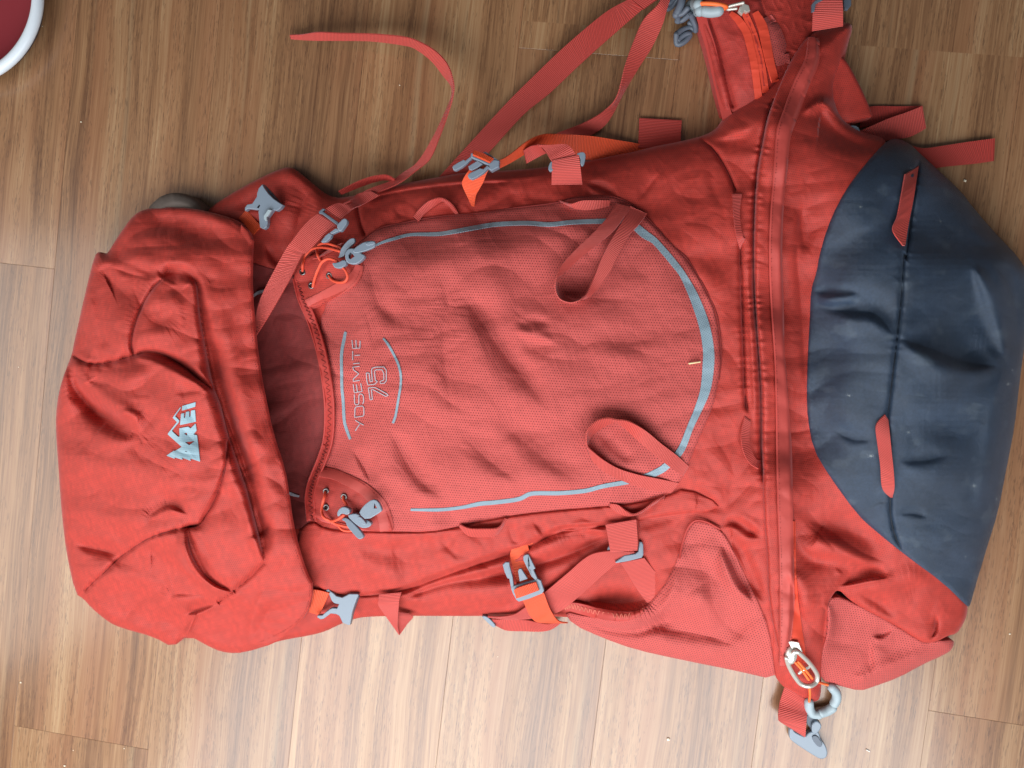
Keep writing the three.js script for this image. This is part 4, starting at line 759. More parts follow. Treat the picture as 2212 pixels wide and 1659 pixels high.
// ---------------------------------------------------------------- zip flap
const flapTape = panel({ name: 'zip_flap', outline: t20([790, 240], [880, 235], [872, 370], [805, 560], [722, 760], [690, 950], [660, 1230], [640, 1450], [636, 1659], [642, 1960], [656, 2240], [680, 2500], [700, 2860], [708, 3200], [722, 3330], [718, 3600], [705, 3900], [690, 4140], [640, 4300], [560, 3900], [552, 3600], [530, 3320], [522, 3000], [512, 2800], [510, 2560], [492, 2260], [470, 1960], [462, 1659], [467, 1400], [482, 1150], [512, 960], [552, 760], [595, 640], [700, 390]), smooth: 1, h: (x, y) => G(x, y) + .009, mat: M.cloth, parent: pack, cell: 2, edgeR: 8, edgeDrop: .0045, skirt: onBody(.010) });
const TW = t20([850, 250, 24], [835, 400, 30], [770, 540, 33], [706, 720, 33], [655, 870, 31], [635, 1090, 27], [612, 1350, 25], [602, 1659, 25], [612, 1960, 25], [630, 2360, 20], [655, 2860, 30], [664, 3320, 31], [672, 3600, 30], [676, 3900, 30], [664, 4150, 22], [645, 4310, 12]);
const tape = drape('twill_tape', TW, M.twill, flapTape, { up: .0040, th: .0018, nc: 9, n: 300 });
dashes(TW.map((p) => [p[0] - p[2] * .36, p[1]]), 3.4, 3,   .0003, .0052, M.thread, 'stitching', tape);
// open part of the zip with its slider and pull
const zt = drape('zip_tape', t22([722, 60, 3], [724, 250, 4], [727, 420, 7], [731, 600, 14], [738, 760, 22], [752, 880, 26], [775, 980, 18]), M.orangeTape, flapTape, { up: .0015, th: .0012, nc: 3 });
{ const g = []; const c = spline(t22([716, 560], [712, 680], [705, 790], [705, 860]), 26); for (const p of c) { const h = top(p[0], p[1]), q = at(p[0] - 1, p[1], h + .003), b = new THREE.BoxGeometry(.0026, .0012, .0009); b.translate(q.x, q.y, q.z); g.push(b); } mesh('zip_teeth', mergeGeometries(g), M.orangeTape, zt).userData.kind = 'stuff'; }
const slider = plate('zip_slider', zp([365, 195], [400, 188], [490, 205], [500, 240], [535, 318], [512, 362], [440, 325], [400, 265]), M.metal, flapTape, { h: .010, th: .005, bevel: .0012 });
{ const p = zp([397, 350])[0], c = at(p[0], p[1], top(p[0], p[1]) + .012), g = new THREE.SphereGeometry(1, 20, 14); g.scale(.0060, .0042, .0098); g.translate(c.x, c.y, c.z); mesh('slider_bridge', g, M.metal, slider); }
tube('pull_ring', zp([345, 385, .016], [370, 470, .016], [440, 600, .016], [520, 690, .016], [610, 710, .016], [690, 660, .016], [700, 590, .016], [640, 480, .016], [540, 370, .016], [460, 310, .016], [425, 330, .016]), .0025, M.metal, slider, { rel: true, n: 70 });
tube('pull_bar', zp([490, 560, .016], [540, 520, .017], [600, 490, .016]), .0016, M.metal, slider, { rel: true, n: 10 });
const ptube = tube('pull_tube', zp([605, 900, .014], [608, 960, .012], [640, 1025, .010], [712, 1040, .009]), .0050, M.rubber, flapTape, { rel: true, n: 30, rs: 12 });
tube('tube_segment', zp([745, 1022, .009], [810, 1000, .008], [875, 962, .008]), .0050, M.rubber, ptube, { rel: true, n: 12, rs: 12 });
tube('tube_segment', zp([898, 910, .009], [925, 850, .010], [915, 780, .012], [870, 728, .014]), .0050, M.rubber, ptube, { rel: true, n: 24, rs: 12 });
for (const c of [zp([450, 440, .018], [520, 520, .018], [600, 635, .017]), zp([480, 430, .018], [560, 520, .018], [640, 620, .017]), zp([610, 725, .014], [615, 800, .014], [604, 905, .014]), zp([700, 662, .015], [790, 688, .015], [885, 718, .014]), zp([720, 1035, .008], [735, 1028, .008], [750, 1020, .008]), zp([870, 960, .008], [885, 940, .008], [897, 915, .009])]) tube('pull_cord', c, .0013, M.cordOrange, ptube, { rel: true, n: 16 });
// tab and buckle at the foot of the zip
ribbon('hip_strap', zp([322, 715, .012], [270, 880, .012], [250, 1000, .016], [248, 1075, .018], [262, 1112, .016], [400, 1200, .012]), zp([600, 880, .012], [584, 1000, .012], [577, 1080, .016], [570, 1160, .017], [562, 1288, .014], [560, 1292, .010]), M.web, pack, { width: .03, n: 40 });
const bkl = plate('hip_buckle', zp([385, 1200], [420, 1205], [436, 1240], [500, 1275], [560, 1300], [600, 1250], [650, 1235], [690, 1240], [720, 1245], [745, 1330], [800, 1400], [825, 1480], [810, 1540], [760, 1562], [700, 1545], [400, 1350], [378, 1300], [378, 1240]), M.plastic, pack, { rel: false, h: .009, th: .007, bevel: .0018, smooth: 1 });
plate('buckle_shoulder', zp([635, 1200], [640, 1150], [690, 1110], [740, 1140], [757, 1180], [725, 1240], [680, 1275], [640, 1250]), M.plastic, bkl, { rel: false, h: .012, th: .010, bevel: .002, smooth: 1 });
plate('release_button', zp([640, 1290], [700, 1282], [765, 1380], [740, 1428], [690, 1400], [650, 1340]), M.plasticDark, bkl, { rel: false, h: .0105, th: .004, bevel: .001, smooth: 1 });
plate('buckle_socket', zp([575, 1050], [625, 1040], [700, 1080], [690, 1110], [640, 1150], [636, 1205], [575, 1150]), M.plasticDark, bkl, { rel: false, h: .008, th: .006, smooth: 1 });

// ---------------------------------------------------------------- lid buckles
ribbon('buckle_strap', bk1([170, 810, .003], [90, 900, .003], [10, 985, .001]), bk1([500, 1180, .003], [410, 1260, .003], [330, 1350, .001]), M.orange, lid, { rel: true, width: .02 });
const lb1 = plate('side_release_buckle', bk1([510, 250], [560, 340], [640, 450], [750, 560], [870, 645], [960, 700], [920, 765], [830, 830], [745, 810], [630, 965], [630, 1090], [610, 1180], [540, 1230], [460, 1190], [440, 1010], [425, 850], [432, 805], [350, 800], [200, 780], [135, 830], [130, 760], [180, 690], [290, 670], [390, 520], [395, 450], [430, 340]), M.plastic, lid, { h: .016, th: .007, bevel: .0012, holes: [bk1([375, 762], [440, 670], [488, 712], [436, 795])] });
plate('buckle_mouth', bk1([505, 258], [545, 255], [610, 320], [730, 450], [850, 600], [955, 695], [870, 650], [750, 565], [640, 455], [560, 345]), M.plasticDark, lb1, { h: .012, th: .006, bevel: .0006 });
plate('buckle_window', bk1([545, 935], [640, 800], [715, 815], [640, 930], [605, 960], [608, 1030], [580, 1050], [545, 1000]), M.rubber, lb1, { h: .0165, th: .003, bevel: .0005 });
ribbon('buckle_strap', bk3([220, 265, .004], [300, 275, .004], [400, 295, .005], [520, 330, .006]), bk3([165, 660, .004], [220, 680, .004], [300, 700, .004], [360, 690, .005]), M.orange, lid, { rel: true, width: .02 });
const lb2 = plate('side_release_buckle', bk3([455, 285], [500, 260], [545, 300], [590, 335], [640, 385], [740, 412], [800, 385], [860, 352], [1000, 355], [1024, 370], [990, 440], [960, 520], [920, 640], [900, 740], [885, 830], [875, 893], [840, 897], [740, 852], [690, 735], [640, 702], [540, 688], [420, 778], [370, 788], [310, 752], [318, 715], [400, 715], [450, 670], [530, 610], [580, 592], [650, 600], [682, 530], [600, 510], [560, 470], [520, 370]), M.plastic, lid, { h: .014, th: .006, bevel: .0012, az: -.06 });
plate('buckle_mouth', bk3([1022, 372], [1030, 400], [970, 560], [920, 720], [888, 880], [880, 880], [905, 730], [965, 520]), M.plasticDark, lb2, { h: .011, th: .005, bevel: .0004 });
// hem stitches of the lid
dashes(V([541, 515], [537, 560], [537, 633], [544, 720], [554, 800], [564, 853], [581, 936], [607, 1013], [618, 1073], [624, 1126], [637, 1183], [654, 1236], [669, 1268], [658, 1322], [618, 1360], [560, 1388]), 3.2, 2.6, .0003, .0005, M.thread, 'stitching', lid);
dashes(V([505, 479], [467, 467], [413, 455], [350, 453]), 3.2, 3, .0003, .0005, M.thread, 'stitching', lid);
// grey collar tabs seen under the lid
drape('reflective_tab', t01([1638, 262, 5], [1680, 235, 6], [1740, 222, 5]), M.print, pack, { up: .001 });
drape('reflective_tab', t01([1868, 1535, 6], [1900, 1548, 6], [1938, 1558, 4]), M.print, pack, { up: .001 });

// sewn seams: dark thread lines standing in for the shade of the creases
const seam = (pts, parent, mat = M.thread) => tube('seam', pts.map((p) => [p[0], p[1], .0002]), .00055, mat, parent, { rel: true, n: pts.length * 14, rs: 5, caps: false });
seam(t21([375, -60], [375, 0], [385, 300], [395, 600], [405, 900], [420, 1000]), pack);
seam(t20([590, 640], [550, 760], [510, 960], [480, 1150], [465, 1400], [460, 1659], [465, 1910], [490, 2260], [510, 2560], [510, 2910], [525, 3120]).map((p) => [p[0] - 2, p[1]]), pack);
seam(t20([130, 905], [200, 970], [280, 1090], [330, 1200], [342, 1240]), pack);
seam(baseSeam.slice(1), base, M.threadDark);
seam(t01([1050, 150], [960, 250], [880, 420], [850, 560], [865, 640]), lid);
seam(t01([480, 645], [540, 685], [620, 700], [720, 685], [850, 650], [950, 622], [1060, 640], [1180, 710], [1290, 800], [1370, 860]), lid);
seam(t01([1480, 1190], [1462, 1350], [1422, 1500], [1382, 1600], [1340, 1668]), lid);
seam(t02([1210, 100], [1080, 130], [980, 165], [860, 235], [760, 310], [690, 380], [610, 450], [560, 500]), lid);
seam(t02([1215, 100], [1220, 180], [1250, 290], [1320, 400], [1410, 475], [1510, 515]), lid);
seam(groove.slice(1), lid);
// ---------------------------------------------------------------- straps on the upper side
const band = (name, L, R, mat = M.web, o = {}) => ribbon(name, L, R, mat, pack, o);
// long loose end curling over the floor
band('loose_strap', t00([1878, 226, .010], [1960, 222, .014], [2060, 208, .024], [2212, 215, .028]).concat(t10([200, 220, .034], [400, 238, .040], [500, 268, .042], [610, 330, .043], [690, 420, .043], [728, 540, .042], [722, 630, .040], [690, 740, .036], [640, 880, .030], [575, 1030, .024], [480, 1110, .020], [370, 1190, .026], [200, 1260, .040], [60, 1300, .050])),
  t00([1884, 252, .005], [1960, 258, .006], [2060, 262, .012], [2212, 262, .014]).concat(t10([200, 266, .018], [400, 292, .022], [480, 316, .024], [585, 395, .026], [660, 490, .026], [712, 560, .026], [712, 630, .026], [668, 740, .026], [590, 900, .022], [495, 1050, .018], [400, 1120, .016], [320, 1175, .024], [170, 1230, .040], [0, 1330, .050])), M.web, { n: 150, width: .02 });
band('loose_strap', t10([-20, 1240, .03], [100, 1180, .034], [200, 1145, .034], [290, 1135, .032], [345, 1160, .028]), t10([0, 1260, .024], [110, 1215, .022], [210, 1180, .020], [290, 1165, .018], [345, 1185, .018]), M.webDark, { width: .02 });
band('compression_strap', t10([200, 1240, .040], [100, 1260, .046]).concat(cl1([940, -60, .062], [760, -80, .066], [640, -40, .070], [540, 20, .072])), t10([250, 1265, .040], [150, 1320, .046]).concat(cl1([1010, 0, .062], [930, 60, .066], [860, 130, .070], [795, 200, .072])), M.web, { width: .02, n: 40 });
const ladder = plate('ladder_lock', cl1([432, 55], [500, 0], [530, 10], [500, 50], [640, 150], [770, 240], [745, 285], [600, 180], [480, 90], [440, 85]), M.plasticDark, pack, { rel: false, h: .076, th: .005, bevel: .001 });
plate('lock_post', cl1([722, 280], [770, 230], [830, 165], [880, 165], [902, 200], [892, 250], [850, 310], [800, 378], [760, 375]), M.plastic, ladder, { rel: false, h: .080, th: .007, bevel: .0015, smooth: 1 });
plate('lock_stem', cl1([700, 330], [740, 330], [765, 370], [650, 420], [610, 400]), M.plastic, ladder, { rel: false, h: .079, th: .006, bevel: .001 });
plate('lock_prong', cl1([600, 400], [650, 430], [630, 480], [560, 545], [490, 560], [470, 545], [540, 450]), M.plastic, ladder, { rel: false, h: .078, th: .006, bevel: .001 });
band('compression_strap', cl1([430, 90, .070], [300, 180, .072], [150, 340, .073], [0, 540, .072]).concat(t01([1840, -20, .070], [1700, 250, .066], [1655, 400, .062], [1640, 480, .058])), cl1([750, 290, .070], [600, 360, .072], [420, 540, .074], [250, 720, .074]).concat(t01([1955, 0, .072], [1880, 150, .070], [1760, 360, .066], [1655, 525, .060])), M.web, { width: .02, n: 60 });
band('lower_keeper', cl1([500, 760, .062], [650, 640, .064], [840, 560, .066]), cl1([340, 830, .062], [480, 790, .064], [760, 650, .066]), M.web, { width: .014 });
// wide shoulder webbing on the floor
band('shoulder_strap', t10([1930, -60, .03], [1860, -5, .026], [1700, 90, .020], [1450, 300, .014], [1240, 500, .010], [1060, 680, .008], [840, 920, .008], [640, 1140, .010], [560, 1230, .010]), t10([2090, -40, .03], [2000, 20, .026], [1720, 262, .018], [1540, 425, .012], [1350, 605, .008], [1180, 745, .005], [960, 985, .004], [830, 1120, .006], [720, 1220, .006]), M.webDark, { width: .025, n: 90 });
band('strap_hem', t10([2000, -70, .032], [1930, -30, .030], [1885, 2, .028]), t10([2120, -40, .032], [2030, 10, .030], [1955, 62, .028]), M.webDark, { width: .025, th: .003 });
band('shoulder_strap', t10([2085, -60, .040], [2060, 20, .038], [1960, 125, .030], [1900, 255, .026], [1840, 425, .024], [1786, 625, .022], [1700, 722, .016], [1560, 800, .010], [1400, 862, .008], [1300, 920, .008]), t10([2140, -40, .030], [2105, 70, .026], [2080, 160, .020], [2012, 305, .012], [1925, 440, .008], [1830, 600, .004], [1755, 745, .004], [1690, 830, .004], [1570, 900, .003], [1420, 960, .003]), M.web, { width: .025, n: 90 });
// orange compression strap and its buckle
band('orange_strap', t10([960, 1040, .072], [1030, 1035, .068], [1100, 995, .060], [1200, 918, .050], [1290, 876, .044], [1380, 868, .040], [1600, 880, .026], [1800, 910, .012], [1980, 940, .004], [2120, 960, .002]), t10([985, 1095, .070], [1025, 1090, .066], [1105, 1050, .056], [1215, 985, .040], [1310, 950, .030], [1400, 960, .026], [1590, 1035, .020], [1760, 1030, .010], [1960, 1020, .004], [2120, 1010, .002]), M.orange, { width: .02, n: 70 });
band('orange_strap', t10([860, 1070, .072], [825, 1105, .070], [790, 1160, .064], [785, 1200, .060], [820, 1280, .052], [852, 1350, .046]), t10([990, 1080, .072], [952, 1105, .070], [920, 1180, .064], [895, 1225, .060], [872, 1270, .054], [862, 1352, .046]), M.orange, { width: .02, n: 40 });
const mb = plate('male_buckle', bk2([488, 195], [520, 200], [520, 235], [720, 322], [770, 275], [842, 290], [836, 370], [740, 420], [704, 392], [705, 352], [480, 252]), M.plastic, pack, { rel: false, h: .078, th: .009, bevel: .0014 });
plate('prong', bk2([255, 370], [270, 350], [330, 312], [400, 275], [416, 292], [480, 240], [502, 262], [440, 322], [380, 370], [300, 415], [268, 408]), M.plastic, mb, { rel: false, h: .078, th: .006, bevel: .0012 });
plate('prong', bk2([455, 360], [480, 345], [570, 290], [632, 330], [570, 380], [500, 415], [462, 398]), M.plastic, mb, { rel: false, h: .078, th: .005, bevel: .001 });
plate('prong', bk2([445, 480], [460, 452], [600, 385], [642, 395], [690, 348], [718, 372], [650, 440], [575, 490], [500, 527], [460, 510]), M.plastic, mb, { rel: false, h: .079, th: .006, bevel: .0012 });
plate('buckle_bar', bk2([640, 180], [680, 185], [775, 250], [830, 285], [800, 290], [700, 230]), M.plastic, mb, { rel: false, h: .077, th: .004, bevel: .0008 });
band('strap_roll', bk2([525, 170, .078], [640, 215, .079], [770, 275, .078]), bk2([512, 222, .080], [620, 268, .0812], [725, 318, .080]), M.orange, { width: .02, th: .003 });
// red strap with the three-bar slide
band('compression_strap', t10([1180, 975, .050], [1230, 945, .056], [1280, 938, .062]), t10([1200, 1060, .044], [1290, 1010, .050], [1330, 990, .056]), M.webDark, { width: .02 });
band('compression_strap', t10([1270, 938, .064], [1350, 938, .066], [1450, 935, .066], [1490, 960, .067], [1525, 1012, .066]), t10([1280, 945, .062], [1310, 965, .064], [1340, 1010, .066], [1355, 1035, .067], [1372, 1060, .066]), M.web, { width: .02, n: 30 });
band('keeper_strap', t10([1366, 1040, .068], [1364, 1100, .066], [1362, 1195, .058]), t10([1540, 1005, .068], [1550, 1090, .066], [1562, 1195, .058]), M.web, { width: .02 });
plate('slide', t10([1338, 1090], [1355, 1045], [1372, 1045], [1375, 1105], [1350, 1112]), M.plastic, pack, { rel: false, h: .067, th: .005, bevel: .0012, smooth: 1 });
plate('slide', t10([1520, 995], [1560, 982], [1580, 990], [1584, 1020], [1570, 1075], [1548, 1070], [1550, 1020]), M.plastic, pack, { rel: false, h: .068, th: .005, bevel: .0012, smooth: 1 });
// ends lying on the floor
band('strap_end', t10([1930, 765, .004], [1928, 850, .004], [1922, 960, .006]), t10([2206, 780, .004], [2200, 870, .004], [2195, 960, .006]), M.webDark, { width: .035 });
band('strap_end', t20([1480, 945, .012], [1560, 962, .008], [1700, 943, .006], [1850, 920, .006], [2022, 897, .006]), t20([1560, 1120, .012], [1650, 1088, .008], [1780, 1072, .006], [1900, 1060, .006], [2016, 1043, .006]), M.webDark, { width: .022, n: 30 });
band('strap_end', t20([1150, 700, .004], [1250, 688, .003], [1400, 690, .003], [1552, 686, .003]), t20([1150, 830, .004], [1240, 808, .003], [1400, 765, .003], [1556, 700, .003]), M.webDark, { width: .022 });
band('strap_end', t20([1552, 688, .010], [1450, 728, .010], [1330, 770, .012], [1180, 835, .018], [1100, 870, .02]), t20([1576, 832, .008], [1470, 888, .008], [1350, 905, .010], [1250, 930, .016], [1200, 960, .018]), M.web, { width: .022, n: 30 });
// hip belt folded out at the top right
const BS = [stroke(t20([160, 110], [230, 300], [290, 550], [330, 700]), -.008, 6, 6, { sharp: 1, ends: .03 }), stroke(t20([440, 330], [380, 420], [310, 500]), -.008, 16, 20), stroke(t20([240, 200], [330, 320], [400, 520]), .004, 20)];
const belt = new THREE.Group(); belt.name = 'hip_belt'; pack.add(belt);
const beltH = soundings([[1510, 30, .030], [1530, 120, .028], [1560, 240, .026], [1545, 40, .040], [1575, 110, .046], [1600, 200, .05], [1640, 60, .052], [1660, 130, .058], [1700, 60, .044], [1700, 130, .040], [1760, 30, .034], [1640, 0, .05], [1560, 0, .04]], 50, 1490, -30, 1860, 300);
panel({ name: 'belt_wing', outline: V([1630, -20], [1690, -25], [1770, -20], [1762, 60], [1745, 90], [1735, 130], [1700, 180], [1660, 180], [1655, 60]), smooth: 1, h: (x, y) => beltH(x, y) - .004 + crumple(x, y, .0015, 40), mat: M.cloth, parent: belt, cell: 2, edgeR: 12, edgeDrop: .008, skirt: toFloor });
panel({ name: 'belt_pocket', outline: V([1500, -20], [1506, 40], [1526, 105], [1547, 190], [1563, 262], [1640, 230], [1690, 160], [1704, 120], [1702, 93], [1688, 50], [1660, 40], [1640, -20]), smooth: 1, h: (x, y, d) => beltH(x, y) + strokesAt(BS, x, y) + crumple(x, y, .0008, 50), mat: M.clothPink, parent: belt, cell: 2, edgeR: 16, edgeDrop: .014, skirt: toFloor });
band('belt_binding', V([1502, 10, .030], [1506, 40, .030], [1526, 105, .028], [1546, 190, .026], [1563, 262, .026]), V([1524, 20, .034], [1530, 50, .034], [1548, 105, .034], [1566, 190, .034], [1584, 250, .034]), M.binding, { width: .01, th: .003 });
const bz = drape('belt_zip', t20([400, 80, 14], [450, 200, 15], [490, 330, 15], [515, 450, 15], [538, 600, 14]), M.orangeTape, belt, { up: .0015, th: .0014 });
drape('zip_coil', t20([415, 100, 4], [455, 210, 4], [492, 330, 4], [515, 450, 4], [528, 560, 4]), M.binding, bz, { up: .0012, th: .002 });
drape('zip_garage', t20([310, 85, 10], [360, 130, 16], [412, 210, 17], [440, 310, 16], [465, 430, 16], [485, 580, 16], [492, 640, 16]), M.orangeTape, belt, { up: .002, th: .0012 });
drape('zip_garage', t20([470, 80, 14], [515, 170, 20], [540, 280, 20], [565, 400, 18], [600, 530, 16]), M.orangeTape, belt, { up: .0025, th: .0012 });
drape('mesh_edge', t20([545, 110, 20], [590, 200, 30], [630, 330, 34], [650, 420, 30]), M.mesh, belt, { up: .002, th: .0012, nc: 4 });
const bs = plate('belt_zip_slider', hb([1535, 190], [1560, 110], [1600, 95], [1570, 40], [1610, 15], [1650, 60], [1720, 90], [1745, 180], [1680, 215], [1640, 190], [1605, 250], [1580, 230]), M.metal, belt, { h: .012, th: .005, bevel: .0012 });
tube('slider_ring', hb([1310, 140, .016], [1380, 110, .017], [1500, 80, .018], [1620, 50, .019]), .0016, M.metal, bs, { rel: true, n: 20 });
tube('slider_ring', hb([1310, 140, .014], [1350, 165, .014], [1420, 160, .014], [1500, 150, .014]), .0014, M.metal, bs, { rel: true, n: 20 });
const bt = tube('pull_tube', hb([840, 80, .022], [740, 80, .022], [680, 110, .022], [665, 150, .020]), .0056, M.rubber, belt, { rel: true, n: 24, rs: 12 });
tube('tube_segment', hb([720, 195, .020], [800, 195, .020], [870, 190, .020]), .0056, M.rubber, bt, { rel: true, n: 12, rs: 12 });
tube('tube_segment', hb([960, 195, .020], [1060, 205, .020], [1190, 190, .020]), .0056, M.rubber, bt, { rel: true, n: 12, rs: 12 });
tube('pull_cord', hb([840, 65, .024], [1000, 60, .024], [1180, 75, .024], [1310, 110, .020], [1330, 125, .018]), .0022, M.cordOrange, bt, { rel: true, n: 24 });
tube('pull_cord', hb([1200, 180, .020], [1260, 160, .020], [1330, 125, .018]), .0022, M.cordOrange, bt, { rel: true, n: 12 });
// grey buckle pieces hanging off the belt
const bb = tube('belt_buckle', hb([560, -60, .03], [540, 60, .03], [490, 180, .028], [450, 260, .026]), .0040, M.plasticDark, pack, { n: 24, rs: 8 });
for (const p of [hb([455, 262, .026], [560, 235, .027], [650, 150, .03]), hb([470, 365, .018], [560, 350, .018], [640, 290, .022], [690, 240, .026]), hb([450, 262, .026], [480, 310, .022], [490, 370, .018]), hb([690, 240, .026], [740, 330, .020], [790, 460, .014], [795, 530, .010]), hb([690, 400, .010], [740, 450, .008], [760, 520, .007]), hb([460, 590, .012], [455, 680, .010], [470, 770, .008], [540, 760, .008], [640, 690, .008], [700, 600, .008], [640, 590, .009], [540, 650, .009], [490, 700, .009]), hb([460, 590, .012], [560, 520, .010], [700, 480, .008], [760, 520, .007]), hb([200, 30, .02], [230, 110, .018], [300, 150, .016], [380, 110, .016], [440, 30, .018], [470, -30, .02]), hb([230, 20, .022], [330, 50, .02], [420, -20, .02])]) tube('buckle_rib', p, .0030, M.plasticDark, bb, { n: 30 });
// webbing and slide at the very top right
band('belt_strap', hb2([350, -30, .058], [355, 60, .058], [350, 180, .057], [345, 310, .052]), hb2([640, -40, .058], [648, 60, .058], [650, 150, .056], [650, 260, .050]), M.web, { width: .03 });
plate('belt_slide', hb2([345, 40], [375, 5], [450, -20], [455, -5], [385, 35], [370, 110], [345, 110]), M.plasticDark, pack, { rel: false, h: .061, th: .004 });
plate('belt_slide', hb2([660, -20], [735, -20], [735, 50], [700, 95], [670, 90], [660, 40]), M.plasticDark, pack, { rel: false, h: .05, th: .004, bevel: .001 });
// inner fin of the belt, behind the base
panel({ name: 'belt_fin', outline: hb2([560, 500], [640, 560], [690, 610], [770, 750], [860, 930], [945, 1140], [935, 1160], [830, 1180], [690, 1225], [560, 1240], [480, 900]), smooth: 1, h: (x, y) => .034 - .012 * smooth(1830, 1920, x) - .006 * smooth(240, 300, y), mat: M.cloth, parent: pack, cell: 2, edgeR: 8, edgeDrop: .003, skirt: (x, y, h) => h - .012 });
plate('fin_buckle', hb2([690, 1250], [740, 1238], [800, 1250], [825, 1300], [790, 1320], [700, 1290]), M.plastic, pack, { rel: false, h: .03, th: .005, smooth: 1 });
// padded shoulder strap showing past the lid
panel({ name: 'shoulder_pad', outline: V([318, 452], [334, 434], [352, 421], [380, 415], [410, 421], [433, 436], [452, 456], [440, 480], [330, 480]), smooth: 1, h: (x, y, d) => .022 + .002 * smooth(360, 380, x) + .006 * smooth(0, 22, d), mat: M.pad, parent: pack, cell: 2, edgeR: 10, edgeDrop: .008, skirt: toFloor });

// ---------------------------------------------------------------- straps on the lower side
band('orange_strap', bk4([495, 32, .052], [450, 130, .052], [385, 300, .050], [356, 400, .046], [380, 520, .044], [410, 640, .046], [430, 740, .05]), bk4([505, 38, .052], [525, 200, .052], [562, 350, .050], [566, 420, .046], [570, 540, .044], [600, 640, .046], [620, 720, .05]), M.orange, { width: .02, n: 50 });
band('strap_anchor', bk4([495, 40, .053], [515, 120, .052], [535, 240, .051], [540, 300, .050]), bk4([505, 40, .053], [555, 130, .053], [590, 220, .052], [606, 280, .051]), M.orange, { width: .02 });
const mb2 = plate('male_buckle', bk4([362, 760], [380, 742], [640, 672], [645, 655], [690, 678], [726, 790], [704, 822], [560, 880], [450, 912], [420, 890], [380, 815]), M.plastic, pack, { rel: false, h: .055, th: .006, bevel: .0012, holes: [bk4([402, 782], [640, 700], [672, 782], [436, 872])] });
plate('prong', bk4([273, 510], [305, 480], [345, 480], [350, 520], [382, 640], [395, 735], [365, 760], [345, 662], [325, 655], [295, 590]), M.plastic, mb2, { rel: false, h: .055, th: .005, bevel: .001, holes: [bk4([335, 520], [342, 520], [384, 735], [374, 720])] });
plate('prong', bk4([498, 420], [518, 400], [555, 394], [632, 548], [610, 562], [652, 655], [632, 682], [595, 640], [540, 545], [500, 460]), M.plastic, mb2, { rel: false, h: .055, th: .005, bevel: .001, holes: [bk4([515, 430], [524, 430], [560, 560], [606, 650], [590, 640], [540, 540])] });
plate('prong', bk4([440, 575], [455, 552], [478, 552], [548, 662], [460, 692]), M.plastic, mb2, { rel: false, h: .055, th: .004, bevel: .001 });
band('strap_roll', bk4([405, 785, .056], [430, 760, .058], [530, 725, .058], [640, 692, .056]), bk4([430, 868, .055], [470, 855, .057], [580, 815, .057], [672, 780, .055]), M.orange, { width: .02, th: .003 });
band('orange_strap', bk4([470, 880, .050], [500, 910, .050], [530, 980, .046], [580, 1070, .038], [650, 1128, .030], [800, 1142, .024]), bk4([712, 805, .050], [728, 825, .050], [762, 920, .046], [802, 1010, .040], [875, 1112, .032], [985, 1140, .024]), M.orange, { width: .02, n: 50 });
band('compression_strap', bk4([1700, 368, .064], [1480, 355, .064], [1280, 380, .062], [1150, 450, .058], [990, 590, .052], [740, 800, .042], [640, 880, .036], [500, 985, .030], [400, 1045, .026], [250, 1070, .024], [110, 1066, .022]), bk4([1710, 372, .062], [1620, 405, .060], [1500, 500, .056], [1370, 610, .052], [1230, 740, .046], [1060, 890, .040], [920, 1000, .034], [760, 1060, .028], [560, 1095, .024], [330, 1104, .020], [110, 1076, .020]), M.web, { width: .02, n: 100 });
band('compression_strap', bk4([150, 1095, .022], [200, 1100, .020], [350, 1104, .018], [530, 1108, .018], [640, 1130, .014], [760, 1150, .012], [900, 1130, .010]), bk4([200, 1165, .014], [250, 1192, .012], [330, 1222, .010], [520, 1228, .008], [690, 1232, .006], [800, 1210, .006], [900, 1150, .010]), M.web, { width: .02, n: 50 });
plate('end_buckle', bk4([42, 1070], [70, 1062], [110, 1075], [160, 1120], [200, 1170], [186, 1198], [150, 1180], [90, 1120]), M.plastic, pack, { rel: false, h: .020, th: .007, bevel: .0012, smooth: 1 });
band('keeper_strap', bk4([1393, 70, .070], [1415, 180, .068], [1432, 280, .066], [1446, 366, .064]), bk4([1728, 15, .072], [1738, 130, .070], [1744, 250, .068], [1742, 350, .066]), M.web, { width: .02 });
band('keeper_strap', bk4([1735, 25, .070], [1750, 130, .062], [1752, 250, .058]), bk4([1742, 20, .068], [1770, 130, .056], [1768, 260, .054]), M.webDark, { width: .02 });
plate('slide', bk4([1762, 258], [1790, 258], [1806, 290], [1808, 400], [1790, 432], [1640, 470], [1510, 492], [1500, 478], [1600, 408], [1720, 388], [1752, 362]), M.plastic, pack, { rel: false, h: .062, th: .005, bevel: .0014 });
plate('slide', bk4([1412, 340], [1435, 308], [1446, 330], [1448, 366], [1415, 364]), M.plastic, pack, { rel: false, h: .062, th: .005, bevel: .001 });
band('compression_strap', bk4([1555, 485, .056], [1620, 580, .052], [1750, 790, .044], [1870, 945, .038]), bk4([1815, 432, .058], [1900, 540, .054], [2060, 740, .048], [2120, 830, .044]), M.web, { width: .02, n: 24 });
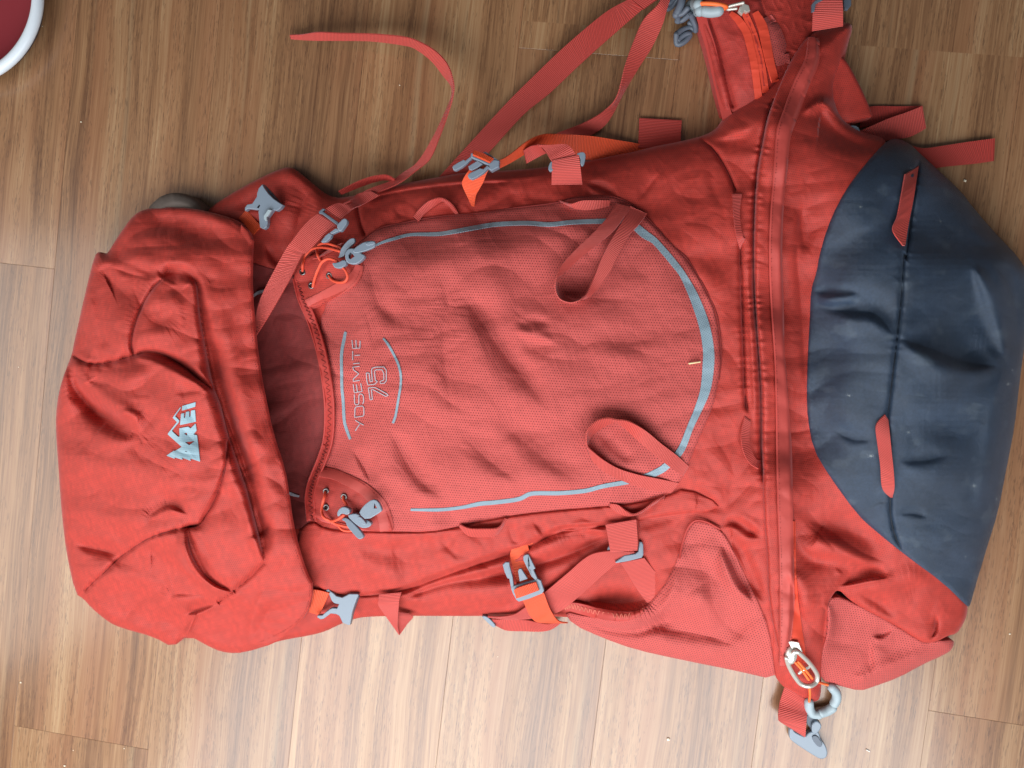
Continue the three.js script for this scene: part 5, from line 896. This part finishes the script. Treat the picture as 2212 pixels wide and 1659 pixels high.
// mouth of the lower net pocket
const rim2 = bk4([950, 975, 10], [1030, 960, 18], [1150, 990, 22], [1300, 1030, 22], [1450, 1060, 22], [1600, 1068, 20], [1720, 1050, 14], [1800, 1010, 8]);
const npb = drape('pocket_binding', rim2, M.binding, netPocket, { up: .006, th: .0025, nc: 4 });
{ const z = []; spline(rim2, 44).forEach((p, i) => z.push([p[0], p[1] + (i % 2 ? 6 : -6), .0078])); mesh('zigzag_stitching', tube('', z, .0004, null, null, { rel: true, geo: true, n: 132, rs: 4 }), M.threadPale, npb).userData.kind = 'stuff'; }
tube('piping', t22([-20, 300, .004], [0, 200, .004], [40, 95, .004], [85, 55, .004], [150, 62, .003], [240, 108, .003]), .0012, M.binding, netPocket, { rel: true, n: 50 });
// folded tag on the lower side
band('strap_tag', bk3([1385, 355, .046], [1375, 450, .046], [1372, 540, .044], [1500, 730, .036], [1620, 900, .030], [1730, 1055, .024]), bk3([1775, 318, .046], [1740, 430, .046], [1726, 560, .044], [1715, 740, .036], [1708, 900, .030], [1742, 1058, .024]), M.web, { width: .02, n: 40 });
band('strap_tag', bk3([1722, 655, .030], [1716, 760, .028], [1712, 900, .025], [1738, 1052, .022]), bk3([1860, 690, .026], [1975, 740, .024], [1880, 860, .022], [1745, 1056, .022]), M.web, { width: .02, n: 24 });

// ---------------------------------------------------------------- other things on the floor
{
  const dish = new THREE.Group(); dish.name = 'dish'; dish.userData = { label: 'round dark red dish with thick white rim, cut off by the corner', category: 'dish' }; scene.add(dish);
  const c = at(-145 / 1.82278, -9 / 1.82278, .02), r = at(170 / 1.82278, -9 / 1.82278, .02).distanceTo(c), w = r * .127;
  dish.position.set(c.x, 0, c.z);
  const lathe = (name, pts, mat) => mesh(name, new THREE.LatheGeometry(pts.map((p) => new THREE.Vector2(...p)), 96), mat, dish);
  const rimP = []; for (let k = 0; k <= 16; k++) { const a = -Math.PI * .5 + k / 16 * Math.PI * 1.5; rimP.push([r - w / 2 + Math.cos(a) * w / 2, (.020 + Math.sin(a) * .006)]); }
  lathe('rim', rimP, std({ color: lin(205, 214, 222), roughness: .38 }));
  lathe('basin', [[0, .006], [r * .4, .0065], [r * .7, .009], [r * .84, .016], [r - w * .9, .021]], std({ color: lin(122, 28, 38), roughness: .6 }));
  lathe('outer_wall', [[r - w * .5, .017], [r - w * .42, .012], [r - w * .8, .005], [r * .6, .002], [0, .002]], std({ color: lin(34, 48, 92), roughness: .5 }));
}
const crumbs = [[[t00([275, 170])[0]], 3, 'tiny pale crumb on the floor just right of the red dish'], [[t00([525, 790])[0]], 4.5, 'white crumb on bare floor between the red dish and the lid'], [[t10([378, 552])[0]], 3.5, 'pale crumb on the floor inside the curve of the loose strap'], [[t20([1830, 1172])[0]], 9, 'cream crumb on the floor right of the grey base under the strap end'], [[t01([120, 720])[0]], 3.5, 'white speck on the floor left of the lid'], [[t02([135, 1105])[0]], 6, 'yellowish crumb low on the floor below the lid'], [[t02([475, 1545])[0]], 3.5, 'white speck just under the plank end joint at bottom left'], [[t02([805, 1533])[0]], 4, 'white speck touching the plank end joint at bottom left'], [[t02([418, 1645])[0]], 7, 'pale crumb nearest the bottom edge at the left'], [[t12([2120, 1475])[0]], 10, 'white crumb on the bright floor below the side pocket'], [[t12([1013, 938])[0]], 3, 'tiny crumb on the floor below the orange strap'], [[t22([2120, 790])[0]], 5, 'white crumb on the floor right of the folded base corner']];
for (const [[p], s, label] of crumbs) {
  seed = Math.round(p[0] * 7 + p[1]); const r = s * .00015, g = new THREE.IcosahedronGeometry(r, 1), a = g.attributes.position;
  const jit = new Map(); for (let i = 0; i < a.count; i++) { const k = [a.getX(i), a.getY(i), a.getZ(i)].map((v) => v.toFixed(6)).join(); if (!jit.has(k)) jit.set(k, .7 + .6 * rnd()); const f = jit.get(k); a.setXYZ(i, a.getX(i) * f * 1.2, a.getY(i) * f * .8, a.getZ(i) * f); }
  g.computeVertexNormals(); const c = at(p[0], p[1], r * .7);
  const m = mesh('crumb', g, std({ color: lin(226, 214, 190), roughness: .8 }), scene); m.position.copy(c); m.userData = { label, category: 'crumb', group: 'crumbs on the floor' };
}
{ const P = t22([1190, 1540])[0], Q = t22([1212, 1552])[0], a = at(...P, .001), b = at(...Q, .001), g = new THREE.TubeGeometry(new THREE.LineCurve3(a, b), 2, .0006, 6); const m = mesh('lint', g, std({ color: lin(225, 222, 215), roughness: .8 }), scene); m.userData = { label: 'short white thread of lint on the floor beside the hip buckle', category: 'lint' }; }
{ const P = t21([42, 697], [75, 692], [112, 686]), g = tube('', P.map((p, i) => [p[0], p[1], .002 + (i === 1 ? .001 : 0)]), .0009, null, null, { rel: true, geo: true, n: 12, rs: 6 }); const m = mesh('straw_bit', g, std({ color: lin(222, 196, 150), roughness: .7 }), scene); m.userData = { label: 'bit of pale straw lying against the wide reflective stripe of the pocket', category: 'straw' }; }
// the pack's own origin lies on the floor under its middle
{
  const c = at(1100, 850, 0), seen = new Set();
  pack.traverse((o) => { if (o.geometry && !seen.has(o.geometry)) { seen.add(o.geometry); o.geometry.translate(-c.x, 0, -c.z); } });
  pack.position.set(c.x, 0, c.z);
}
renderer.render(scene, camera);
